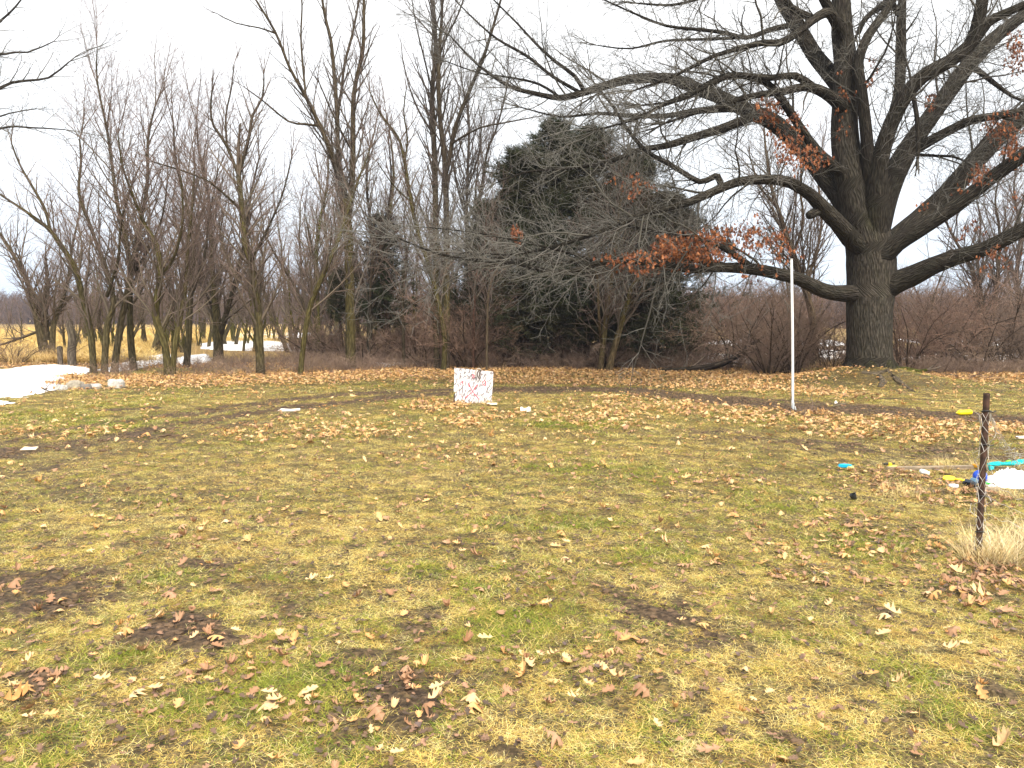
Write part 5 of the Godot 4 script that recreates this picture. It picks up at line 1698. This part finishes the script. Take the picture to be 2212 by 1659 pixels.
func build_post() -> void:
	var g := on_ground(2113, 1205)
	var base := Vector3(g.x, height_at(g.x, g.z), g.z)
	var top := at_depth(2131.5, 850, -g.z) - base
	var t := thing("iron_post", "rusty leaning iron pipe fence post with black cable ties", "post", base)
	var rm := StandardMaterial3D.new()
	rm.albedo_color = Color(0.085, 0.04, 0.026).linear_to_srgb()
	rm.albedo_texture = noise_tex(61, 0.03, 128, 0.55, 1.0, 4, FastNoiseLite.TYPE_SIMPLEX_SMOOTH, 1.8)
	rm.roughness = 0.75
	rm.uv1_triplanar = true
	rm.uv1_scale = Vector3(6, 3, 6)
	rm.heightmap_enabled = true
	rm.heightmap_texture = noise_tex(62, 0.06, 128, 0, 1)
	rm.heightmap_scale = 0.3
	var a := Acc.new()
	var pts := PackedVector3Array()
	var rads := PackedFloat32Array()
	for k in 8:
		var f := k / 7.0
		pts.append(Vector3(top.x * f, top.y * f - 0.12 * (1.0 - f), 0))
		rads.append(0.0195)
	rod(a, pts, rads, 20, Color.WHITE)
	part("pipe", commit(a), rm, t)
	part("rim", lathe([[0.016, -0.03], [0.016, 0.0], [0.0205, 0.0], [0.0205, -0.015]], 20), rm, t).position = Vector3(top.x, top.y + 0.002, 0)
	var black := flat_mat(Color(0.015, 0.015, 0.017), 0.5)
	for py in [888, 960, 1070, 1148]:
		var f: float = (1205.0 - py) / 355.0
		var c := Vector3(top.x * f, top.y * f, 0)
		var loop := PackedVector3Array()
		for k in 13:
			var an := TAU * k / 12.0
			loop.append(c + Vector3(cos(an) * 0.0235, 0.006 * sin(an), sin(an) * 0.0235))
		var tie := part("cable_tie", curve_rod(loop, 0.0045, 6), black, t)
		if py != 1148:
			part("tie_end", curve_rod(PackedVector3Array([c + Vector3(0.02, 0, 0.015), c + Vector3(0.04, -0.002, 0.02), c + Vector3(0.055, 0.006, 0.018)]), 0.004, 6), black, tie)
	# hexagon netting wrapped on the post and sagging away to the right
	var w := thing("chicken_wire", "torn galvanised chicken wire wrapped round the iron post and sagging right", "wire netting", base)
	var wm := flat_mat(Color(0.62, 0.6, 0.57), 0.4)
	wm.metallic = 0.6
	rng.seed = 909
	var wr := Acc.new()
	# sleeve: hexagon cells laid round a loose tube
	var rows := 22
	var around := 5
	var node := func(r: int, s: int) -> Vector3:
		var f := 0.06 + 0.83 * r / rows
		var an := TAU * (s + 0.5 * (r % 2)) / around + r * 0.13
		var loose := 0.026 + 0.010 * (0.5 + 0.5 * sin(r * 1.7 + s * 2.0)) + (0.03 if sin(r * 0.9 + s) > 0.75 else 0.0)
		return Vector3(top.x * f + cos(an) * loose, top.y * f + 0.008 * sin(r * 3.1 + s * 5.0), sin(an) * loose)
	for r in rows:
		for s in around:
			var p: Vector3 = node.call(r, s)
			var q1: Vector3 = node.call(r + 1, s)
			var q2: Vector3 = node.call(r + 1, s - 1 if r % 2 == 0 else s + 1)
			for q in [q1, q2]:
				if rng.randf() < 0.82:
					rod(wr, PackedVector3Array([p, (p + q) * 0.5 + (p + q - Vector3(top.x, 0, 0) * 1.4).normalized() * 0.002, q]), PackedFloat32Array([0.0014, 0.0014, 0.0014]), 4, Color.WHITE)
	part("sleeve", commit(wr), wm, w)
	# the free sheet: bunched strands from the upper tie down to the right, more from the lower ties
	var sheet := Acc.new()
	var s0 := Vector3(top.x * 0.885 + 0.02, top.y * 0.885, 0.0)
	var anchor := at_depth(2216, 1008, 5.6) - base
	var far := at_depth(2300, 1040, 5.9) - base
	for k in 7:
		var pts2 := PackedVector3Array()
		var rr := PackedFloat32Array()
		for j in 24:
			var f := j / 23.0
			var p := s0.lerp(anchor, f) if f < 0.8 else s0.lerp(anchor, 0.8).lerp(far, (f - 0.8) / 0.4)
			var spread := 0.012 + 0.045 * f
			p += Vector3(sin(j * 1.9 + k * 1.1), cos(j * 2.3 + k * 2.0), sin(j * 1.3 + k * 3.0)) * spread * 0.5 + Vector3(0, -0.06 * sin(f * PI) + (k - 3) * 0.018 * f, (k - 3) * 0.012 * f)
			pts2.append(p)
			rr.append(0.0015)
		rod(sheet, pts2, rr, 4, Color.WHITE)
	for k in 5:
		var pts3 := PackedVector3Array()
		var rr3 := PackedFloat32Array()
		var f0 := 0.72 - 0.11 * k
		for j in 16:
			var f := j / 15.0
			var p := Vector3(top.x * f0, top.y * f0, 0).lerp(Vector3(0.55 + 0.1 * k, 0.12 + 0.06 * (4 - k), -0.3 + 0.1 * k), f)
			p += Vector3(0.01 * sin(j * 2.1 + k), -0.05 * sin(f * PI) + 0.014 * cos(j * 2.7 + k), 0.012 * sin(j * 1.7))
			pts3.append(p)
			rr3.append(0.0012)
		rod(sheet, pts3, rr3, 4, Color.WHITE)
	part("torn_sheet", commit(sheet), wm, w)

func plate(outline: Array, thick: float) -> ArrayMesh:
	# extruded outline standing in xy, centred on z
	var poly := PackedVector2Array()
	for p in outline: poly.append(Vector2(p[0], p[1]))
	var tri := Geometry2D.triangulate_polygon(poly)
	var st := SurfaceTool.new()
	st.begin(Mesh.PRIMITIVE_TRIANGLES)
	st.set_smooth_group(-1)
	var b := thick * 0.25
	var mid := Vector2.ZERO
	for p in poly: mid += p / poly.size()
	var inn := PackedVector2Array()
	for p in poly: inn.append(p + (mid - p).normalized() * b)
	for s in [-1.0, 1.0]:
		for k in range(0, tri.size(), 3):
			var o := [tri[k], tri[k + 1], tri[k + 2]]
			if s > 0: o.reverse()
			for q in o: st.add_vertex(Vector3(inn[q].x, inn[q].y, s * thick * 0.5))
	var n := poly.size()
	for k in n:
		var k2 := (k + 1) % n
		var rings := [[inn, -0.5], [poly, -0.25], [poly, 0.25], [inn, 0.5]]
		for j in 3:
			var a0 := Vector3(rings[j][0][k].x, rings[j][0][k].y, rings[j][1] * thick)
			var a1 := Vector3(rings[j][0][k2].x, rings[j][0][k2].y, rings[j][1] * thick)
			var b0 := Vector3(rings[j + 1][0][k].x, rings[j + 1][0][k].y, rings[j + 1][1] * thick)
			var b1 := Vector3(rings[j + 1][0][k2].x, rings[j + 1][0][k2].y, rings[j + 1][1] * thick)
			for v in [a0, b0, a1, a1, b0, b1]: st.add_vertex(v)
	st.generate_normals()
	return st.commit()

func timber(label: String, a_px: Array, b_px: Array, h: float, w: float) -> void:
	var a := on_ground(a_px[0], a_px[1])
	var b := on_ground(b_px[0], b_px[1])
	var mid := (a + b) * 0.5
	var l := a.distance_to(b)
	var m := flat_mat(Color(0.42, 0.34, 0.25), 0.9)
	m.albedo_texture = noise_tex(70, 0.03, 128, 0.55, 1.0)
	m.uv1_triplanar = true
	m.uv1_scale = Vector3(1.5, 8, 8)
	var o := single("sandbox_timber", box_mesh(l, h, w, 0.006), m, label, "timber", Vector3(mid.x, height_at(mid.x, mid.z) + h * 0.5 - 0.01, mid.z), "sandbox border boards")
	o.rotation.y = -atan2(b.z - a.z, b.x - a.x)

func build_toys() -> void:
	timber("long weathered board bordering the toy-strewn sandbox at the back", [1915, 1015], [2112, 1011.5], 0.05, 0.035)
	timber("grey back board continuing behind the iron post", [2118, 1012], [2190, 1016], 0.05, 0.035)
	timber("short weathered board at the front of the sandbox beside the iron post", [2108, 1062], [2160, 1060], 0.05, 0.05)
	# sand inside
	# yellow canister on the track
	var g := on_ground(2082, 899)
	var L := 36.0 / FOC * -g.z
	var t := thing("yellow_bottle", "bright yellow plastic bottle lying on its side on the mud track", "bottle", Vector3(g.x, height_at(g.x, g.z) + 0.055, g.z))
	t.rotation = Vector3(0, 0.1, PI * 0.5 + 0.03)
	var yel := flat_mat(Color(0.85, 0.72, 0.01), 0.35)
	part("body", lathe([[0.0, -L * 0.5], [0.022, -L * 0.5 + 0.002], [0.038, -L * 0.46], [0.043, -L * 0.4], [0.043, L * 0.28], [0.040, L * 0.33], [0.028, L * 0.4], [0.014, L * 0.45]]), yel, t)
	part("nozzle", lathe([[0.014, L * 0.45], [0.013, L * 0.49], [0.006, L * 0.52], [0.0, L * 0.525]]), yel, t)
	# turquoise water blaster
	var tg := on_ground(2182, 1021)
	var wb := thing("water_blaster", "turquoise plastic toy water blaster with lime green parts lying by the white sheet", "toy", Vector3(tg.x, height_at(tg.x, tg.z) + 0.075, tg.z - 0.12), 0.12)
	var tq := flat_mat(Color(0.0, 0.52, 0.56), 0.35)
	var lime := flat_mat(Color(0.25, 0.7, 0.05), 0.35)
	var s := 0.0047  # metres per photo pixel here
	part("body", plate([[-37 * s, -2 * s], [-36 * s, 4 * s], [-24 * s, 5.5 * s], [-14 * s, 6 * s], [-8 * s, 3.5 * s], [8 * s, 4.5 * s], [20 * s, 6 * s], [36 * s, 9 * s], [60 * s, 10 * s], [62 * s, 2 * s], [36 * s, -3 * s], [16 * s, -4 * s], [6 * s, -3 * s], [-20 * s, -4 * s]], 0.05), tq, wb)
	part("grip", plate([[-36 * s, -3 * s], [-24 * s, -4 * s], [-26 * s, -12 * s], [-35 * s, -13 * s]], 0.035), tq, wb)
	part("tank", plate([[8 * s, 4 * s], [10 * s, 8 * s], [16 * s, 9 * s], [22 * s, 6 * s]], 0.04), lime, wb)
	part("cap", plate([[34 * s, -2 * s], [34 * s, 4 * s], [41 * s, 4 * s], [41 * s, -2 * s]], 0.056), lime, wb)
	part("trigger_guard", plate([[-16 * s, 0 * s], [-15 * s, 2.6 * s], [-4 * s, 2.2 * s], [-5 * s, 0 * s]], 0.054), flat_mat(Color(0.0, 0.25, 0.35), 0.4), wb)
	wb.rotation.x = -0.35
	# crumpled white plastic sheet
	var wg := on_ground(2180, 1047)
	var a := Acc.new()
	var n := 34
	for j in n + 1:
		for i in n + 1:
			var u := float(i) / n * 2.0 - 1.0
			var v := float(j) / n * 2.0 - 1.0
			var r := sqrt(u * u + v * v)
			var ang := atan2(v, u)
			var out := clampf((1.0 + 0.22 * noise_a.get_noise_2d(cos(ang) * 60, sin(ang) * 60) - r) * 3.0, 0.0, 1.0)
			var hgt := 0.085 * exp(-pow((u + 0.25) * 2.2, 2.0) - pow(v * 1.6, 2.0)) + 0.05 * exp(-pow((u - 0.5) * 2.0, 2.0) - pow((v + 0.1) * 1.5, 2.0)) + 0.05
			hgt += 0.05 * noise_b.get_noise_2d(u * 120, v * 120) + 0.025 * absf(noise_c.get_noise_2d(u * 300, v * 300))
			a.v.append(Vector3(u * 0.30, hgt * out, v * 0.17))
	for j in n:
		for i in n:
			var b := j * (n + 1) + i
			a.i.append_array([b, b + 1, b + n + 1, b + 1, b + n + 2, b + n + 1])
	single("plastic_sheet", commit(a), flat_mat(Color(0.86, 0.86, 0.85), 0.45), "crumpled white plastic sheet heaped in the sandbox", "plastic sheet", Vector3(wg.x + 0.06, height_at(wg.x, wg.z), wg.z))
	# a second pale roll beside it
	var cg := on_ground(2146, 1042)
	var roll := single("foam_roll", rock_mesh(15, 0.16, 0.07, 0.07), flat_mat(Color(0.85, 0.8, 0.62), 0.8), "cream rounded foam piece left of the white plastic sheet", "foam piece", Vector3(cg.x, height_at(cg.x, cg.z) + 0.035, cg.z))
	# ball
	var bg := on_ground(2116.4, 1042)
	var ball := SphereMesh.new()
	ball.radius = 0.064
	ball.height = 0.128
	var bt := thing("ball", "blue rubber ball with a white star behind the iron post", "ball", Vector3(bg.x, height_at(bg.x, bg.z) + 0.062, bg.z))
	part("skin", ball, flat_mat(Color(0.01, 0.08, 0.62), 0.3), bt)
	var star := []
	for k in 10:
		var an := TAU * k / 10.0 + 0.3
		var rr := 0.03 if k % 2 == 0 else 0.011
		star.append([cos(an) * rr, sin(an) * rr])
	var so := part("star", plate(star, 0.02), flat_mat(Color(0.8, 0.85, 0.9), 0.4), bt)
	so.transform = Transform3D(Basis(UPV, -0.55).rotated(Vector3.RIGHT, -0.35), Vector3(-0.026, 0.026, 0.0445))
	# yellow shovel
	var yg := on_ground(2060, 1043)
	var sh := thing("toy_shovel", "yellow plastic toy shovel half buried in leaves", "toy", Vector3(yg.x, height_at(yg.x, yg.z) + 0.045, yg.z), -0.45)
	var y2 := flat_mat(Color(0.85, 0.62, 0.02), 0.4)
	var sb := part("blade", plate([[-0.095, -0.018], [-0.09, 0.02], [-0.05, 0.032], [0.0, 0.026], [0.012, 0.0], [0.0, -0.024], [-0.05, -0.03]], 0.022), y2, sh)
	sb.rotation.x = -0.8
	part("handle", curve_rod(PackedVector3Array([Vector3(0.0, 0, 0), Vector3(0.05, -0.004, 0.005), Vector3(0.10, -0.012, 0.01)]), 0.011), y2, sh)
	# dark toy truck on its side
	var dg := on_ground(2096, 1053)
	var tk := thing("toy_truck", "dark blue and black toy truck tipped over by the post", "toy", Vector3(dg.x, height_at(dg.x, dg.z) + 0.05, dg.z), 0.5)
	tk.rotation.z = -0.45
	part("bed", box_mesh(0.10, 0.035, 0.07, 0.006), flat_mat(Color(0.03, 0.045, 0.07), 0.4), tk)
	part("cab", box_mesh(0.045, 0.045, 0.062, 0.008), flat_mat(Color(0.10, 0.2, 0.3), 0.35), tk).position = Vector3(0.045, 0.036, 0)
	for w in [[-0.032, -0.036], [-0.032, 0.036], [0.036, -0.036], [0.036, 0.036]]:
		var wh := part("wheel", lathe([[0.0, -0.008], [0.018, -0.008], [0.02, -0.004], [0.02, 0.004], [0.018, 0.008], [0.0, 0.008]], 16), flat_mat(Color(0.02, 0.02, 0.022), 0.7), tk)
		wh.position = Vector3(w[0], -0.02, w[1])
		wh.rotation.x = PI * 0.5
	part("rail", curve_rod(PackedVector3Array([Vector3(0.06, -0.01, 0.04), Vector3(0.085, 0.0, 0.042), Vector3(0.09, 0.05, 0.03)]), 0.004, 6), flat_mat(Color(0.5, 0.65, 0.75), 0.35), tk)
	# little things
	var gg := on_ground(2131, 1051)
	single("toy_rake", plate([[-0.035, 0.0], [-0.03, 0.016], [-0.012, 0.02], [0.0, 0.008], [0.012, 0.014], [0.036, 0.004], [0.034, -0.006], [0.0, -0.008]], 0.02), flat_mat(Color(0.02, 0.45, 0.06), 0.4), "small bright green plastic piece between ball and white sheet", "toy", Vector3(gg.x, height_at(gg.x, gg.z) + 0.03, gg.z))
	var og := on_ground(2106, 1012)
	single("toy_cup", lathe([[0.0, 0.0], [0.02, 0.0], [0.026, 0.035], [0.024, 0.035], [0.018, 0.004]], 18), flat_mat(Color(0.75, 0.38, 0.02), 0.4), "small orange toy cup against the back sandbox board", "toy", Vector3(og.x, height_at(og.x, og.z) + 0.02, og.z))
	var cgy := on_ground(1827, 1015)
	var ct := thing("toy_boat", "small cyan toy with a lime end lying in the grass away from the sandbox", "toy", Vector3(cgy.x, height_at(cgy.x, cgy.z) + 0.04, cgy.z), -0.1)
	part("body", plate([[-0.085, 0.0], [-0.07, 0.026], [-0.02, 0.032], [0.03, 0.028], [0.06, 0.022], [0.05, 0.0], [0.0, -0.012], [-0.05, -0.01]], 0.045), flat_mat(Color(0.0, 0.36, 0.6), 0.35), ct)
	part("lime_end", plate([[0.0, -0.02], [0.0, 0.012], [0.03, 0.018], [0.07, 0.012], [0.08, -0.008], [0.06, -0.022]], 0.052), flat_mat(Color(0.5, 0.68, 0.25), 0.4), ct)
	part("fin", plate([[0.055, 0.022], [0.08, 0.028], [0.085, 0.02], [0.06, 0.015]], 0.012), flat_mat(Color(0.02, 0.04, 0.06), 0.4), ct)
	var yb := on_ground(1927, 1013)
	var bk := thing("toy_block", "yellow toy block with a dark base at the end of the sandbox board", "toy", Vector3(yb.x, height_at(yb.x, yb.z) + 0.03, yb.z), 0.2)
	part("block", box_mesh(0.09, 0.03, 0.05, 0.006), flat_mat(Color(0.8, 0.68, 0.12), 0.4), bk)
	part("stud", lathe([[0.0, 0.03], [0.016, 0.03], [0.018, 0.026], [0.018, 0.0]], 16), flat_mat(Color(0.85, 0.6, 0.02), 0.4), bk).position = Vector3(-0.025, 0.012, 0)
	part("base", box_mesh(0.13, 0.02, 0.04, 0.004), flat_mat(Color(0.02, 0.02, 0.02), 0.6), bk).position = Vector3(-0.005, 0.022, -0.05)
	var kg := on_ground(1846, 1079)
	single("dark_cup", lathe([[0.0, 0.0], [0.024, 0.0], [0.03, 0.045], [0.027, 0.045], [0.021, 0.005]], 18), flat_mat(Color(0.02, 0.024, 0.028), 0.4), "small black plastic cup tipped in the grass", "cup", Vector3(kg.x, height_at(kg.x, kg.z) + 0.01, kg.z)).rotation.z = 0.5
	# white rags and scraps
	var rg := on_ground(1997, 1027)
	single("white_rag", rock_mesh(21, 0.11, 0.05, 0.08), flat_mat(Color(0.82, 0.82, 0.82), 0.8), "crumpled white rag on the leaves by the back board", "rag", Vector3(rg.x, height_at(rg.x, rg.z) + 0.035, rg.z)).rotation = Vector3(0, 0.5, -0.4)
	var rg2 := on_ground(2060, 1056)
	single("white_rag", rock_mesh(25, 0.08, 0.04, 0.06), flat_mat(Color(0.78, 0.8, 0.84), 0.8), "small white rag below the yellow shovel", "rag", Vector3(rg2.x, height_at(rg2.x, rg2.z) + 0.03, rg2.z))
	scrap("foam_scrap", "white plastic scrap with notched top standing right of the target board", "scrap", 1135, 889, [[-0.085, -0.02], [-0.085, 0.055], [-0.06, 0.06], [-0.03, 0.035], [0.02, 0.04], [0.055, 0.065], [0.085, 0.05], [0.085, -0.02]], 0.03, Color(0.86, 0.86, 0.88), 0.0, -0.2)
	scrap("cardboard_sheet", "flat grey cardboard piece lying on the muddy rut", "cardboard", 625, 888, [[-0.19, -0.07], [-0.15, 0.05], [0.02, 0.02], [0.17, 0.06], [0.19, -0.02], [0.08, -0.06]], 0.012, Color(0.6, 0.58, 0.55), 0.0, -1.3)
	scrap("wood_offcut", "pale wooden offcut in the grass right below the target board", "offcut", 1062, 876, [[-0.09, -0.015], [-0.09, 0.02], [0.1, 0.025], [0.1, -0.01]], 0.04, Color(0.72, 0.66, 0.52), 0.0, -0.5)
	scrap("plastic_strip", "white plastic strip on the dry grass right of the iron post", "scrap", 2207, 951, [[-0.07, -0.01], [-0.07, 0.02], [0.1, 0.025], [0.1, -0.01]], 0.02, Color(0.85, 0.85, 0.85), 0.0, -0.6)
	scrap("litter_scrap", "tiny white litter scrap on the mud track behind the white pole", "scrap", 1806, 876, [[-0.03, -0.01], [-0.02, 0.03], [0.01, 0.045], [0.035, 0.0]], 0.012, Color(0.85, 0.85, 0.85), 0.3, -0.3)
	scrap("litter_scrap", "pale bark chip lying on the left rut", "scrap", 62, 976, [[-0.09, -0.02], [-0.05, 0.03], [0.03, 0.02], [0.1, 0.025], [0.08, -0.02]], 0.015, Color(0.7, 0.58, 0.42), 0.2, -0.8)

# ---------------------------------------------------------------- scene
func _ready() -> void:
	basis_cam = Basis(Vector3.RIGHT, deg_to_rad(PITCH))
	var cam := Camera3D.new()
	cam.name = "camera"
	cam.fov = rad_to_deg(2.0 * atan(MIDY / FOC))
	cam.position = Vector3(0, EYE, 0)
	cam.basis = basis_cam
	cam.far = 3000.0
	cam.near = 0.05
	add_child(cam)
	cam.current = true
	var env := Environment.new()
	env.background_mode = Environment.BG_SKY
	var sky := Sky.new()
	var pm := ProceduralSkyMaterial.new()
	pm.sky_top_color = Color(1.0, 1.0, 1.0)
	pm.sky_horizon_color = Color(0.8, 0.87, 0.94)
	pm.sky_curve = 0.12
	pm.ground_bottom_color = Color(0.3, 0.25, 0.18)
	pm.ground_horizon_color = Color(0.55, 0.5, 0.42)
	pm.sun_angle_max = 1.0
	sky.sky_material = pm
	env.sky = sky
	env.background_energy_multiplier = 0.29
	env.tonemap_mode = Environment.TONE_MAPPER_LINEAR
	env.tonemap_exposure = 5.2
	env.sdfgi_enabled = true
	env.ssao_enabled = true
	env.ssil_enabled = true
	env.fog_enabled = true
	env.fog_density = 0.0005
	env.fog_light_color = Color(0.86, 0.9, 1.0)
	var we := WorldEnvironment.new()
	we.name = "environment"
	we.environment = env
	add_child(we)
	var sun := DirectionalLight3D.new()
	sun.name = "sun"
	sun.light_energy = 0.5
	sun.light_angular_distance = 45.0
	sun.light_color = Color(1.0, 0.96, 0.9)
	sun.shadow_enabled = true
	sun.rotation_degrees = Vector3(-52, 20, 0)
	add_child(sun)

	rng.seed = 20240217
	noise_a.seed = 4
	noise_a.frequency = 0.02
	noise_b.seed = 17
	noise_b.frequency = 0.05
	noise_c.seed = 29
	noise_c.frequency = 0.06
	for s in [3, 4, 5, 6, 8, 16, 20]:
		var c := PackedFloat32Array()
		var n := PackedFloat32Array()
		for k in s:
			c.append(cos(TAU * k / s))
			n.append(sin(TAU * k / s))
		co[s] = c
		si[s] = n
	var ob := at_depth(1880, 797, 19.5)
	oak_at = Vector3(ob.x, 0, ob.z)
	oak_at.y = 0.0
	build_maps()
	bark_mats()
	build_ground()
	print("ground ", Time.get_ticks_msec())
	build_far()
	build_snow()
	print("snow ", Time.get_ticks_msec())
	build_oak()
	print("oak ", Time.get_ticks_msec(), " ", tris)
	rng.seed = 31415
	build_wood()
	print("wood ", Time.get_ticks_msec(), " ", tris)
	build_cedars()
	print("cedars ", Time.get_ticks_msec())
	build_filler()
	build_shrubs()
	print("shrubs ", Time.get_ticks_msec())
	build_small_wood()
	build_undergrowth()
	build_post()
	build_pole()
	build_board()
	build_toys()
	print("things ", Time.get_ticks_msec())
	rng.seed = 2718
	build_grass()
	build_leaves()
	build_clods()
	print("done ", Time.get_ticks_msec(), " triangles ", tris)
